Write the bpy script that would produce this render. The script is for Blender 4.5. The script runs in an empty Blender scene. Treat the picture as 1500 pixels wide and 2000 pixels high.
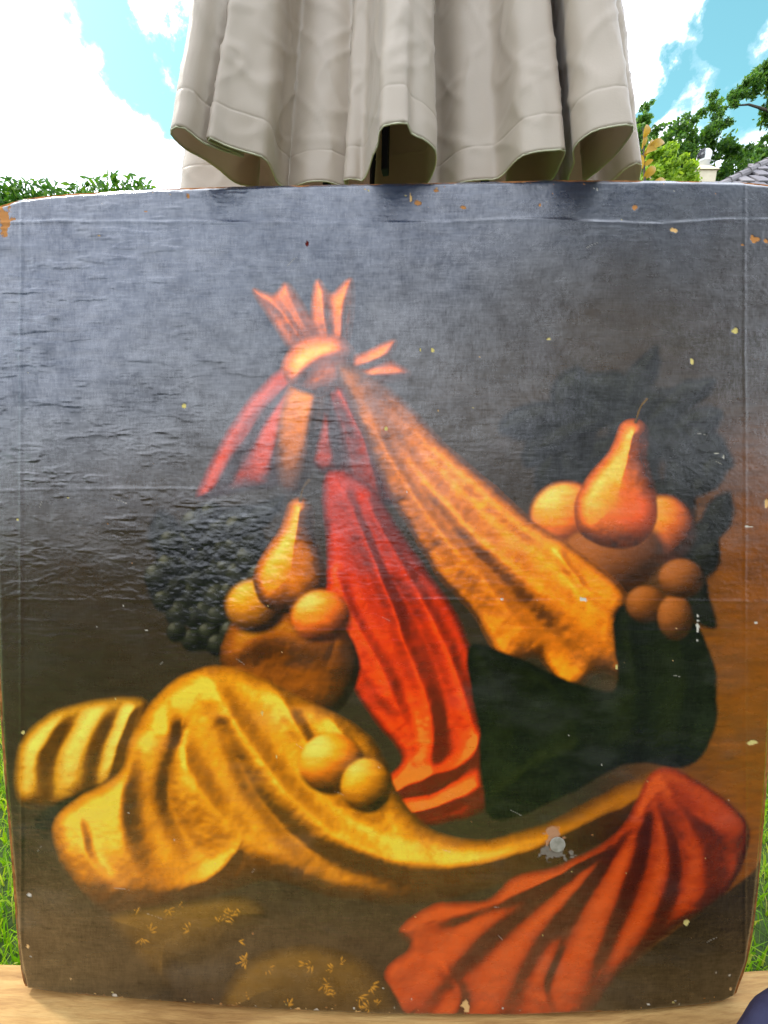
import bpy, bmesh, math, random
import numpy as np
from mathutils import Vector, Matrix, noise as mnoise

random.seed(7); rng = np.random.RandomState(11)
S = bpy.context.scene
COL = S.collection
rad = math.radians

# ------------------------------------------------------------------ camera
F = 800.0                       # focal length in photo pixels (photo 1500 x 2000)
BETA = rad(12.0)                # camera looks down a little
ZC = 1.15                       # lens height above the lawn
cb, sb = math.cos(BETA), math.sin(BETA)
cam = bpy.data.cameras.new('camera'); camo = bpy.data.objects.new('camera', cam); COL.objects.link(camo)
cam.sensor_fit = 'VERTICAL'; cam.angle = 2 * math.atan(1000 / F)
cam.clip_start = 0.02; cam.clip_end = 500
camo.location = (0, 0, ZC); camo.rotation_euler = (rad(90) - BETA, 0, 0)
S.camera = camo

# ------------------------------------------------------------------ world, sun, exposure
SUN_EL, SUN_AZ = rad(54), rad(-62)      # high, left and a little beyond the canvas (azimuth from +y towards +x)
w = bpy.data.worlds.new('World'); S.world = w; w.use_nodes = True
nt = w.node_tree; nt.nodes.clear()
def wn(t, **k):
    n = nt.nodes.new(t)
    for a, b in k.items(): setattr(n, a, b)
    return n
out = wn('ShaderNodeOutputWorld'); bg = wn('ShaderNodeBackground'); bg.inputs['Strength'].default_value = 0.12
sky = wn('ShaderNodeTexSky', sky_type='NISHITA', sun_disc=False, sun_elevation=SUN_EL, sun_rotation=SUN_AZ)
sky.air_density = 1.0; sky.dust_density = 0.6; sky.ozone_density = 1.2
tint = wn('ShaderNodeMix', data_type='RGBA', blend_type='MULTIPLY'); tint.inputs[0].default_value = 1
tint.inputs[7].default_value = (1.9, 3.0, 2.1, 1)
tc = wn('ShaderNodeTexCoord')
mp = wn('ShaderNodeMapping'); mp.inputs['Location'].default_value = (3.1, 0.7, 1.9); mp.inputs['Scale'].default_value = (1.0, 1.0, 1.5)
nz = wn('ShaderNodeTexNoise'); nz.inputs['Scale'].default_value = 2.3; nz.inputs['Detail'].default_value = 9; nz.inputs['Roughness'].default_value = 0.62
nz.inputs['Distortion'].default_value = 0.35
ramp = wn('ShaderNodeValToRGB'); ramp.color_ramp.interpolation = 'EASE'; ramp.color_ramp.elements[0].position = 0.20; ramp.color_ramp.elements[1].position = 0.46
_e = ramp.color_ramp.elements.new(0.30); _e.color = (0.07, 0.07, 0.07, 1); _e = ramp.color_ramp.elements.new(0.38); _e.color = (0.35, 0.35, 0.35, 1)
mix = wn('ShaderNodeMix', data_type='RGBA')
mix.inputs[7].default_value = (22.0, 23.4, 26.5, 1)
L = nt.links.new
L(sky.outputs[0], tint.inputs[6]); L(tint.outputs[2], mix.inputs[6])
L(tc.outputs['Generated'], mp.inputs[0]); L(mp.outputs[0], nz.inputs['Vector'])
# three openings in the cloud deck, where the photograph shows blue
def px_dir(px, py):
    u, v = (px - 750) / F, (1000 - py) / F
    d = Vector((u, cb + sb * v, cb * v - sb)); return d
gaps = [(235, 40, 0.055, 0.34), (270, 90, 0.055, 0.34), (310, 120, 0.05, 0.30), (205, 0, 0.04, 0.3), (1265, 185, 0.05, 0.30), (1475, 60, 0.075, 0.34), (1460, 0, 0.06, 0.30), (1240, 225, 0.06, 0.3), (1450, 215, 0.06, 0.22)]
wnz = wn('ShaderNodeTexNoise'); wnz.inputs['Scale'].default_value = 7.0; wnz.inputs['Detail'].default_value = 8; wnz.inputs['Roughness'].default_value = 0.6; L(tc.outputs['Generated'], wnz.inputs['Vector'])
wsub = wn('ShaderNodeVectorMath', operation='SUBTRACT'); L(wnz.outputs['Color'], wsub.inputs[0]); wsub.inputs[1].default_value = (0.5, 0.5, 0.5)
wsc = wn('ShaderNodeVectorMath', operation='SCALE'); L(wsub.outputs[0], wsc.inputs[0]); wsc.inputs['Scale'].default_value = 0.42
wad = wn('ShaderNodeVectorMath', operation='ADD'); L(wsc.outputs[0], wad.inputs[0]); L(tc.outputs['Generated'], wad.inputs[1])
nrm = wn('ShaderNodeVectorMath', operation='NORMALIZE'); L(wad.outputs[0], nrm.inputs[0])
val = nz.outputs[0]
for gx, gy, r, amp in gaps:
    d = px_dir(gx, gy).normalized()
    dn = wn('ShaderNodeVectorMath', operation='DISTANCE'); dn.inputs[1].default_value = d; L(nrm.outputs[0], dn.inputs[0])
    mr = wn('ShaderNodeMapRange', interpolation_type='SMOOTHSTEP'); L(dn.outputs['Value'], mr.inputs[0])
    mr.inputs[1].default_value = 0; mr.inputs[2].default_value = r * 1.6; mr.inputs[3].default_value = amp; mr.inputs[4].default_value = 0
    sbn = wn('ShaderNodeMath', operation='SUBTRACT'); L(val, sbn.inputs[0]); L(mr.outputs[0], sbn.inputs[1]); val = sbn.outputs[0]
L(val, ramp.inputs[0]); L(ramp.outputs[0], mix.inputs[0]); L(mix.outputs[2], bg.inputs[0]); L(bg.outputs[0], out.inputs[0])
sun = bpy.data.lights.new('sun', 'SUN'); suno = bpy.data.objects.new('sun', sun); COL.objects.link(suno)
sun.energy = 3.0; sun.angle = rad(3); sun.color = (1, 0.95, 0.86)
sd = Vector((math.sin(SUN_AZ) * math.cos(SUN_EL), math.cos(SUN_AZ) * math.cos(SUN_EL), math.sin(SUN_EL)))
suno.rotation_euler = sd.to_track_quat('Z', 'Y').to_euler(); suno.location = (-4, 3, 8)
S.view_settings.view_transform = 'Standard'; S.view_settings.look = 'None'
S.view_settings.exposure = 0.0; S.view_settings.gamma = 1.0; S.view_settings.use_curve_mapping = False
S.render.engine = 'CYCLES'

# ------------------------------------------------------------------ helpers
def tag(o, label=None, cat=None, group=None, kind=None):
    if label: o['label'] = label
    if cat: o['category'] = cat
    if group: o['group'] = group
    if kind: o['kind'] = kind
    return o
def empty(name, loc, label=None, cat=None, group=None):
    o = bpy.data.objects.new(name, None); COL.objects.link(o); o.location = loc; o.empty_display_size = 0.1
    return tag(o, label, cat, group)
def link(name, me, mat, parent=None, smooth=False):
    """mesh data is in world coordinates; parents are unrotated empties"""
    o = bpy.data.objects.new(name, me); COL.objects.link(o)
    if mat is not None and not me.materials: me.materials.append(mat)
    if parent is not None:
        o.parent = parent
        p = parent; off = Vector((0, 0, 0))
        while p is not None: off += Vector(p.location); p = p.parent
        o.location = -off
    if smooth: me.polygons.foreach_set('use_smooth', [True] * len(me.polygons))
    return o
def from_bm(bm, name):
    me = bpy.data.meshes.new(name); bm.to_mesh(me); bm.free(); return me
def mesh(name, v, f):
    me = bpy.data.meshes.new(name); me.from_pydata([tuple(x) for x in v], [], f); me.update(); return me
def np_mesh(name, verts, faces):
    """fast mesh from arrays; faces (n,3) or (n,4)"""
    me = bpy.data.meshes.new(name); verts = np.asarray(verts, np.float32); faces = np.asarray(faces, np.int32)
    k = faces.shape[1]
    me.vertices.add(len(verts)); me.vertices.foreach_set('co', verts.ravel())
    me.loops.add(faces.size); me.loops.foreach_set('vertex_index', faces.ravel())
    me.polygons.add(len(faces)); me.polygons.foreach_set('loop_start', np.arange(0, faces.size, k, dtype=np.int32))
    me.update(calc_edges=True); return me
def add_box(bm, c, s, rot=None, bevel=0.0):
    r = bmesh.ops.create_cube(bm, size=1.0); vs = r['verts']
    M = Matrix.Translation(c) @ (rot.to_4x4() if rot is not None else Matrix()) @ Matrix.Diagonal((*s, 1))
    bmesh.ops.transform(bm, matrix=M, verts=vs)
    if bevel:
        es = list({e for v in vs for e in v.link_edges})
        bmesh.ops.bevel(bm, geom=es, offset=bevel, segments=2, affect='EDGES', profile=0.6)
def add_tube(bm, pts, rads, seg=8, cap=True):
    pts = [Vector(p) for p in pts]; rings = []
    up = Vector((0.31, 0.2, 0.93))
    for i, p in enumerate(pts):
        t = (pts[min(i + 1, len(pts) - 1)] - pts[max(i - 1, 0)]).normalized()
        a = t.cross(up)
        if a.length < 1e-3: a = t.cross(Vector((1, 0, 0)))
        a.normalize(); b = t.cross(a); r = rads[i] if hasattr(rads, '__len__') else rads
        rings.append([bm.verts.new(p + (a * math.cos(k / seg * 2 * math.pi) + b * math.sin(k / seg * 2 * math.pi)) * r) for k in range(seg)])
    for r0, r1 in zip(rings, rings[1:]):
        for k in range(seg): bm.faces.new((r0[k], r0[(k + 1) % seg], r1[(k + 1) % seg], r1[k]))
    if cap: bm.faces.new(rings[0][::-1]); bm.faces.new(rings[-1])
def add_lathe(bm, c, prof, seg=20):
    rings = []
    for r, z in prof:
        rings.append([bm.verts.new(Vector(c) + Vector((r * math.cos(k / seg * 2 * math.pi), r * math.sin(k / seg * 2 * math.pi), z))) for k in range(seg)])
    for r0, r1 in zip(rings, rings[1:]):
        for k in range(seg): bm.faces.new((r0[k], r0[(k + 1) % seg], r1[(k + 1) % seg], r1[k]))
    bm.faces.new(rings[0][::-1]); bm.faces.new(rings[-1])
def at(px, py, t):
    """point at t units of forward depth along the sight line of a photo pixel"""
    return Vector((0, 0, ZC)) + px_dir(px, py) * t
def catmull(pts, n, closed=False):
    P = np.array(pts, float); m = len(P); o = []
    segs = m if closed else m - 1
    for i in range(segs):
        g = (lambda k: P[k % m]) if closed else (lambda k: P[min(max(k, 0), m - 1)])
        p0, p1, p2, p3 = g(i - 1), g(i), g(i + 1), g(i + 2)
        for k in range(n):
            t = k / n
            o.append(0.5 * ((2 * p1) + (-p0 + p2) * t + (2 * p0 - 5 * p1 + 4 * p2 - p3) * t * t + (-p0 + 3 * p1 - 3 * p2 + p3) * t ** 3))
    if not closed: o.append(P[-1])
    return np.array(o)

# ------------------------------------------------------------------ materials
class Mat:
    def __init__(s, name):
        s.m = bpy.data.materials.new(name); s.m.use_nodes = True; s.nt = s.m.node_tree
        s.b = s.nt.nodes['Principled BSDF']; s.out = s.nt.nodes['Material Output']
    def n(s, t, ins=None, **k):
        n = s.nt.nodes.new(t)
        for a, b in k.items(): setattr(n, a, b)
        for a, b in (ins or {}).items():
            if hasattr(b, 'is_output') or isinstance(b, bpy.types.NodeSocket): s.nt.links.new(b, n.inputs[a])
            else: n.inputs[a].default_value = b
        return n
    def l(s, a, b): s.nt.links.new(a, b)
    def set(s, **k):
        for a, b in k.items():
            a = a.replace('_', ' ')
            if isinstance(b, bpy.types.NodeSocket): s.l(b, s.b.inputs[a])
            else: s.b.inputs[a].default_value = b
    def ramp(s, fac, stops):
        r = s.n('ShaderNodeValToRGB'); s.l(fac, r.inputs[0]); e = r.color_ramp.elements
        while len(e) < len(stops): e.new(0.5)
        for x, (p, c) in zip(e, stops): x.position = p; x.color = (*c, 1) if len(c) == 3 else c
        return r.outputs[0]
    def noise(s, scale, detail=4, rough=0.55, vec=None, stretch=None, dist=0.0):
        if vec is None: vec = s.n('ShaderNodeTexCoord').outputs['Object']
        if stretch is not None:
            vec = s.n('ShaderNodeMapping', {'Vector': vec, 'Scale': stretch}).outputs[0]
        return s.n('ShaderNodeTexNoise', {'Vector': vec, 'Scale': scale, 'Detail': detail, 'Roughness': rough, 'Distortion': dist}).outputs[0]
    def bump(s, h, strength, distance):
        b = s.n('ShaderNodeBump', {'Height': h, 'Strength': strength, 'Distance': distance}); s.l(b.outputs[0], s.b.inputs['Normal']); return b

def simple(name, stops, scale=8, rough=0.7, bump=0.2, bd=0.005, stretch=None, spec=0.3, bscale=None):
    m = Mat(name); n = m.noise(scale, stretch=stretch)
    m.set(Base_Color=m.ramp(n, stops), Roughness=rough); m.b.inputs['Specular IOR Level'].default_value = spec
    if bump: m.bump(m.noise(bscale or scale * 4, stretch=stretch), bump, bd)
    return m.m
def leafmat(name, cols, transl=0.45, rough=0.5):
    m = Mat(name)
    g = m.n('ShaderNodeNewGeometry')
    c = m.ramp(g.outputs['Random Per Island'], cols)
    m.set(Base_Color=c, Roughness=rough); m.b.inputs['Specular IOR Level'].default_value = 0.35
    t = m.n('ShaderNodeBsdfTranslucent'); br = m.n('ShaderNodeMix', data_type='RGBA', blend_type='MULTIPLY'); br.inputs[0].default_value = 1
    m.l(c, br.inputs[6]); br.inputs[7].default_value = (1.5, 1.5, 0.7, 1); m.l(br.outputs[2], t.inputs[0])
    mx = m.n('ShaderNodeMixShader'); mx.inputs[0].default_value = transl
    m.l(m.b.outputs[0], mx.inputs[1]); m.l(t.outputs[0], mx.inputs[2]); m.l(mx.outputs[0], m.out.inputs[0])
    return m.m

M_lawn = simple('lawn_soil', [(0.3, (0.03, 0.05, 0.012)), (0.7, (0.06, 0.10, 0.02))], scale=14, rough=0.95, bump=0.6, bd=0.02)
M_blade = leafmat('grass_blade', [(0, (0.10, 0.24, 0.008)), (0.5, (0.22, 0.40, 0.010)), (0.85, (0.34, 0.46, 0.02)), (1, (0.46, 0.42, 0.12))], 0.5)
M_hedge = leafmat('hedge_leaf', [(0, (0.03, 0.10, 0.015)), (0.6, (0.07, 0.19, 0.015)), (1, (0.16, 0.29, 0.03))], 0.35)
M_hedge_core = simple('hedge_core', [(0.3, (0.008, 0.018, 0.005)), (0.7, (0.02, 0.035, 0.01))], scale=20, rough=1, bump=0.6, bd=0.03)
M_oak = leafmat('oak_leaf', [(0, (0.04, 0.10, 0.03)), (0.55, (0.08, 0.19, 0.025)), (1, (0.17, 0.30, 0.04))], 0.4)
M_darktree = leafmat('dark_leaf', [(0, (0.018, 0.035, 0.015)), (1, (0.05, 0.08, 0.02))], 0.3)
M_bush = leafmat('bright_bush_leaf', [(0, (0.14, 0.25, 0.02)), (0.6, (0.26, 0.40, 0.03)), (1, (0.42, 0.52, 0.07))], 0.45)
M_magn = leafmat('yellow_leaf', [(0, (0.26, 0.22, 0.008)), (0.5, (0.36, 0.22, 0.006)), (1, (0.36, 0.14, 0.006))], 0.45, 0.35)
M_bark = simple('bark', [(0.3, (0.05, 0.04, 0.03)), (0.7, (0.12, 0.10, 0.08))], scale=9, rough=0.95, bump=0.8, bd=0.03, stretch=(3, 3, 0.6))
M_wall = simple('house_render', [(0.3, (0.52, 0.48, 0.42)), (0.7, (0.60, 0.56, 0.49))], scale=3, rough=0.9, bump=0.25, bd=0.01, bscale=60)
M_tile = Mat('roof_tile'); _oi = M_tile.n('ShaderNodeObjectInfo')
M_tile.set(Base_Color=M_tile.ramp(_oi.outputs['Random'], [(0, (0.10, 0.09, 0.10)), (0.5, (0.16, 0.145, 0.155)), (1, (0.22, 0.20, 0.20))]), Roughness=0.75)
M_tile.bump(M_tile.noise(25), 0.4, 0.01); M_tile = M_tile.m
M_white = simple('white_paint', [(0.3, (0.70, 0.69, 0.67)), (0.7, (0.80, 0.79, 0.77))], scale=6, rough=0.5, bump=0.1, bd=0.004)
M_dark = simple('dark_metal', [(0.3, (0.03, 0.03, 0.04)), (0.7, (0.05, 0.05, 0.06))], scale=20, rough=0.45, bump=0.1, bd=0.002)
M_cream = simple('cream_chimney', [(0.3, (0.60, 0.52, 0.36)), (0.7, (0.70, 0.62, 0.45))], scale=5, rough=0.85, bump=0.3, bd=0.01)
M_navy = simple('navy_webbing', [(0.3, (0.010, 0.012, 0.035)), (0.7, (0.018, 0.020, 0.05))], scale=60, rough=0.7, bump=0.3, bd=0.001)
M_stretch = simple('stretcher_wood', [(0.3, (0.22, 0.13, 0.06)), (0.7, (0.34, 0.22, 0.11))], scale=6, rough=0.8, bump=0.3, bd=0.003, stretch=(1, 6, 6))
M_litter = simple('dead_leaf', [(0.3, (0.25, 0.15, 0.09)), (0.7, (0.42, 0.28, 0.18))], scale=30, rough=0.8, bump=0.3, bd=0.002)

# parasol cloth
m = Mat('parasol_cloth')
oc = m.n('ShaderNodeTexCoord').outputs['Object']
c = m.ramp(m.noise(5, 5, vec=oc), [(0.3, (0.56, 0.47, 0.365)), (0.7, (0.64, 0.545, 0.43))])
m.set(Base_Color=c, Roughness=0.46); m.b.inputs['Specular IOR Level'].default_value = 0.5
m.b.inputs['Sheen Weight'].default_value = 0.25; m.b.inputs['Sheen Roughness'].default_value = 0.4
m.bump(m.noise(420, 3, vec=oc), 0.25, 0.0008)
t = m.n('ShaderNodeBsdfTranslucent'); t.inputs[0].default_value = (0.56, 0.46, 0.38, 1)
mx = m.n('ShaderNodeMixShader'); mx.inputs[0].default_value = 0.34
m.l(m.b.outputs[0], mx.inputs[1]); m.l(t.outputs[0], mx.inputs[2]); m.l(mx.outputs[0], m.out.inputs[0])
M_cloth = m.m
M_pipe = simple('hem_piping', [(0.3, (0.54, 0.52, 0.36)), (0.7, (0.62, 0.60, 0.43))], scale=40, rough=0.7, bump=0.2, bd=0.001)

# bench wood
m = Mat('bench_wood'); oc = m.n('ShaderNodeTexCoord').outputs['Object']
n1 = m.noise(7, 6, 0.6, vec=oc, stretch=(0.7, 9, 9), dist=0.6); n2 = m.noise(30, 5, 0.7, vec=oc, stretch=(0.5, 10, 10))
c1 = m.ramp(n1, [(0.30, (0.25, 0.125, 0.032)), (0.5, (0.42, 0.24, 0.075)), (0.72, (0.52, 0.345, 0.125))])
c2 = m.ramp(n2, [(0.35, (0.72, 0.66, 0.6)), (0.6, (1, 1, 1))])
mm = m.n('ShaderNodeMix', data_type='RGBA', blend_type='MULTIPLY'); mm.inputs[0].default_value = 0.8; m.l(c1, mm.inputs[6]); m.l(c2, mm.inputs[7])
m.set(Base_Color=mm.outputs[2], Roughness=0.6); m.b.inputs['Specular IOR Level'].default_value = 0.3; m.bump(n2, 0.4, 0.003)
M_bench = m.m

# ------------------------------------------------------------------ ground
gs = 120
v = []; f = []
N = 60
for j in range(N + 1):
    for i in range(N + 1):
        x = (i / N * 2 - 1); y = (j / N * 2 - 1)
        x = math.copysign(abs(x) ** 2.2, x) * gs; y = math.copysign(abs(y) ** 2.2, y) * gs
        v.append((x, y, 0.02 * mnoise.noise((x * 0.6, y * 0.6, 0))))
for j in range(N):
    for i in range(N):
        a = j * (N + 1) + i; f.append((a, a + 1, a + N + 2, a + N + 1))
lawn = link('lawn', mesh('lawn', v, f), M_lawn, smooth=True); tag(lawn, 'green lawn under and around the bench', kind='structure')

def blades(n, region, hmin, hmax, wd, seed):
    r = np.random.RandomState(seed)
    x = r.uniform(region[0], region[1], n); y = r.uniform(region[2], region[3], n)
    h = r.uniform(hmin, hmax, n); a = r.uniform(0, 2 * np.pi, n); lean = r.uniform(0.15, 1.1, n); la = r.uniform(0, 2 * np.pi, n)
    wv = np.stack([np.cos(a), np.sin(a), np.zeros(n)], 1) * (wd * r.uniform(0.6, 1.3, n))[:, None] * 0.5
    b = np.stack([x, y, np.full(n, -0.02)], 1)
    ld = np.stack([np.cos(la), np.sin(la), np.zeros(n)], 1)
    m1 = b + ld * (h * lean * 0.25)[:, None] + np.array([0, 0, 1]) * (h * 0.6)[:, None]
    tp = b + ld * (h * lean * 0.85)[:, None] + np.array([0, 0, 1]) * (h * (1.05 - 0.35 * lean))[:, None]
    V = np.stack([b - wv, b + wv, m1 + wv * 0.8, m1 - wv * 0.8, tp], 1).reshape(-1, 3)
    o = np.arange(n) * 5
    T = np.concatenate([np.stack([o, o + 1, o + 2], 1), np.stack([o, o + 2, o + 3], 1), np.stack([o + 3, o + 2, o + 4], 1)])
    return V, T
parts = [blades(26000, (-2.3, -0.35, -0.2, 2.2), 0.05, 0.13, 0.0045, 1), blades(26000, (0.35, 2.3, -0.2, 2.2), 0.05, 0.13, 0.0045, 2),
         blades(16000, (-5, 5, -5, 8), 0.05, 0.11, 0.007, 3), blades(9000, (-0.5, 0.5, -0.6, 2.2), 0.04, 0.1, 0.005, 4)]
V = []; T = []; o = 0
for a, b in parts: V.append(a); T.append(b + o); o += len(a)
grass = link('grass', np_mesh('grass', np.concatenate(V), np.concatenate(T)), M_blade)
tag(grass, 'bright yellow green grass growing around the bench', 'grass', kind='stuff')

# ------------------------------------------------------------------ canvas plane
ALPHA = rad(10.0); D = 0.60
ca, sa = math.cos(ALPHA), math.sin(ALPHA)
n_p = Vector((0, -ca, sa)); up_p = Vector((0, sa, ca)); P0 = Vector((0, 0, ZC)) - n_p * D
def to_plane(px, py):
    """photo pixel arrays -> plane coordinates (x, t) of the canvas"""
    u = (np.asarray(px, float) - 750) / F; v = (1000 - np.asarray(py, float)) / F
    dy = cb + sb * v; dz = cb * v - sb
    k = D / (dy * ca - dz * sa)
    x = u * k; Y = dy * k - P0.y; Z = dz * k + ZC - P0.z
    return x, Y * sa + Z * ca
def plane_pt(x, t, h=0.0): return P0 + Vector((x, 0, 0)) + up_p * t + n_p * h
# outline of the canvas in the photograph
top_xy = [(-14, 402), (40, 386), (100, 378), (300, 366), (540, 359), (850, 353), (1100, 348), (1300, 349), (1450, 352), (1516, 358)]
bot_xy = [(48, 1932), (120, 1942), (300, 1957), (520, 1973), (760, 1984), (1000, 1985), (1250, 1976), (1360, 1966), (1412, 1958), (1440, 1946)]
lef_xy = [(-14, 402), (-12, 700), (-10, 1100), (-3, 1350), (6, 1500), (14, 1600), (22, 1700), (31, 1820), (40, 1900), (48, 1932)]
rig_xy = [(1516, 358), (1520, 700), (1516, 1100), (1510, 1350), (1502, 1500), (1494, 1600), (1486, 1700), (1476, 1800), (1462, 1880), (1440, 1946)]
def crv(pts, n):
    c = catmull(pts, 20); s = np.r_[0, np.cumsum(np.hypot(*np.diff(c, axis=0).T))]; q = np.linspace(0, s[-1], n)
    return np.stack([np.interp(q, s, c[:, 0]), np.interp(q, s, c[:, 1])], 1)
NX, NY = 760, 830
ct, cbm, cl, cr = crv(top_xy, NX), crv(bot_xy, NX), crv(lef_xy, NY), crv(rig_xy, NY)
uu = np.linspace(0, 1, NX)[None, :, None]; vv = np.linspace(0, 1, NY)[:, None, None]
ct[:, 1] -= 2; cbm[:, 1] += 5; cl[:, 0] -= 3; cr[:, 0] += 3
cbm[:, 0] = 750 + (cbm[:, 0] - 750) * 1.006
grid = (1 - vv) * ct[None] + vv * cbm[None] + (1 - uu) * cl[:, None] + uu * cr[:, None] - (
    (1 - uu) * (1 - vv) * ct[0] + uu * (1 - vv) * ct[-1] + (1 - uu) * vv * cbm[0] + uu * vv * cbm[-1])
PX = grid[..., 0].astype(np.float32); PY = grid[..., 1].astype(np.float32)

# ---- noise on the canvas
def vnoise(sx, sy, seed):
    r = np.random.RandomState(seed)
    gx = (PX + 60) / sx; gy = (PY - 300) / sy
    gx -= gx.min(); gy -= gy.min()
    nx, ny = int(gx.max()) + 3, int(gy.max()) + 3
    g = r.rand(ny, nx).astype(np.float32)
    ix = gx.astype(np.int32); iy = gy.astype(np.int32); fx = gx - ix; fy = gy - iy
    fx = fx * fx * (3 - 2 * fx); fy = fy * fy * (3 - 2 * fy)
    return (g[iy, ix] * (1 - fx) + g[iy, ix + 1] * fx) * (1 - fy) + (g[iy + 1, ix] * (1 - fx) + g[iy + 1, ix + 1] * fx) * fy
def fbm(sx, sy, seed, oc=4, g=0.55):
    a = 1.0; s = 0; tot = 0
    for k in range(oc):
        s = s + a * vnoise(sx / 2 ** k, sy / 2 ** k, seed + k * 13); tot += a; a *= g
    return s / tot - 0.5
sm = lambda a, b, x: (lambda t: t * t * (3 - 2 * t))(np.clip((x - a) / (b - a), 0, 1))
def lin(r, g, b):
    c = np.array([r, g, b], np.float32) / 255
    return np.where(c <= 0.04045, c / 12.92, ((c + 0.055) / 1.055) ** 2.4).astype(np.float32)
W1 = fbm(60, 60, 5); W2 = fbm(60, 60, 77); BR = fbm(40, 9, 31, 4); BR2 = fbm(14, 14, 47, 3); BIG = fbm(300, 300, 9, 4)

# ---- paint: a plain study of heaped cloth and fruit in the old picture's colours
img = np.zeros((NY, NX, 3), np.float32)
base = lin(50, 42, 33)
img[:] = base
img *= (1 + 0.7 * BIG[..., None] + 0.5 * BR[..., None])
glare_blue = sm(1250, 500, PY + 0.35 * PX + 260 * BIG)
img = img * (1 - glare_blue[..., None]) + glare_blue[..., None] * lin(48, 58, 76) * (1 + 0.6 * BIG[..., None] + 0.6 * BR[..., None] + 0.5 * fbm(50, 50, 88, 4)[..., None])  # bluish sky glare of the varnish, painted into the upper-left ground colour
warm = sm(1150, 1480, PX + 120 * BIG) * sm(700, 1150, PY + 160 * BIG)
img = img * (1 - warm[..., None]) + warm[..., None] * lin(112, 66, 14) * (1 + 0.8 * BR[..., None] + 0.6 * BIG[..., None])
def over(sl, mask, col):
    img[sl] = img[sl] * (1 - mask[..., None]) + col * mask[..., None]
def sub(x0, y0, x1, y1, pad=40):
    jj = np.where((PY.max(1) > y0 - pad) & (PY.min(1) < y1 + pad))[0]; ii = np.where((PX.max(0) > x0 - pad) & (PX.min(0) < x1 + pad))[0]
    return np.s_[jj[0]:jj[-1] + 1, ii[0]:ii[-1] + 1]
def pal(t, stops):
    t = np.clip(t, 0, 1); xs = [s[0] for s in stops]
    return np.stack([np.interp(t, xs, [s[1][k] for s in stops]) for k in range(3)], -1).astype(np.float32)
def seg_sd(pts, x, y, closed):
    P = np.asarray(pts, np.float32); n = len(P); best = np.full(x.shape, 1e12, np.float32)
    q = np.zeros_like(x); s = np.zeros_like(x); ins = np.zeros(x.shape, bool)
    m = n if closed else n - 1
    for i in range(m):
        a = P[i]; b = P[(i + 1) % n]; e = b - a; L2 = float(e @ e) + 1e-9
        dx = x - a[0]; dy = y - a[1]
        t = np.clip((dx * e[0] + dy * e[1]) / L2, 0, 1)
        d2 = (dx - t * e[0]) ** 2 + (dy - t * e[1]) ** 2
        k = d2 < best
        best = np.where(k, d2, best)
        if closed:
            c = ((a[1] > y) != (b[1] > y))
            xi = a[0] + (y - a[1]) / (e[1] if abs(e[1]) > 1e-6 else 1e-6) * e[0]
            ins ^= c & (x < xi)
        else:
            cr_ = (e[0] * dy - e[1] * dx) / math.sqrt(L2)
            q = np.where(k, cr_, q); s = np.where(k, (i + t) / m, s)
    d = np.sqrt(best)
    if closed: return np.where(ins, -d, d)
    return d, q, s
def band(pts, widths, stops, folds, soft=5, warp=14, edge=0.55, light=0.0, tone=0.62):
    """painted strip of gathered cloth"""
    c = catmull(pts, 5); P = np.array(pts); mw = max(widths)
    sl = sub(P[:, 0].min() - mw, P[:, 1].min() - mw, P[:, 0].max() + mw, P[:, 1].max() + mw)
    x = PX[sl] + warp * W1[sl]; y = PY[sl] + warp * W2[sl]
    d, q, s = seg_sd(c, x, y, False)
    wd = np.interp(s, np.linspace(0, 1, len(widths)), widths).astype(np.float32)
    wd = wd * (1 + 0.10 * np.sin(s * 17 + 1) + 0.06 * np.sin(s * 41))
    qn = q / wd
    t = tone + light * (s - 0.5)
    for fr, am, ph, tw in folds:
        w_ = np.sin(2 * np.pi * (fr * qn * 0.5 + ph + tw * s + 1.1 * W1[sl]))
        t = t + am * (np.sign(w_) * np.abs(w_) ** 0.8 * 0.6 - 0.5 * sm(0.55, 1.0, w_))
    t = t - edge * np.abs(qn + 0.18) ** 3 + 0.5 * BR2[sl] * 0.35 + 0.30 * BR[sl]
    over(sl, 1 - sm(-soft, soft, d - wd), pal(t, stops))
def blob(pts, stops, R=120, soft=5, folds=None, warp=8, Ldir=(-0.5, -0.62, 0.6), amb=0.12, gain=0.95, br=0.3):
    """painted rounded form"""
    c = catmull(pts, 7, True); sl = sub(c[:, 0].min(), c[:, 1].min(), c[:, 0].max(), c[:, 1].max())
    x = PX[sl] + warp * W1[sl]; y = PY[sl] + warp * W2[sl]
    sd_ = seg_sd(c, x, y, True)
    k = np.clip(-sd_ / R, 0, 1); h = np.sqrt(np.clip(1 - (1 - k) ** 2, 0, 1)) * R * 0.8
    if folds is not None: h = h + folds(x, y, sl)
    gy, gx = np.gradient(h); gx = gx / np.gradient(PX[sl], axis=1); gy = gy / np.gradient(PY[sl], axis=0)
    il = 1 / np.sqrt(gx ** 2 + gy ** 2 + 1); L_ = np.array(Ldir); L_ = L_ / np.linalg.norm(L_)
    t = amb + gain * np.clip((-gx * L_[0] - gy * L_[1] + L_[2]) * il, 0, 1)
    t = t * (0.45 + 0.55 * sm(0, 0.35, k)) + br * BR[sl] * 0.6 + 0.16 * BR2[sl]
    over(sl, 1 - sm(-soft, soft, sd_), pal(t, stops))
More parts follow.
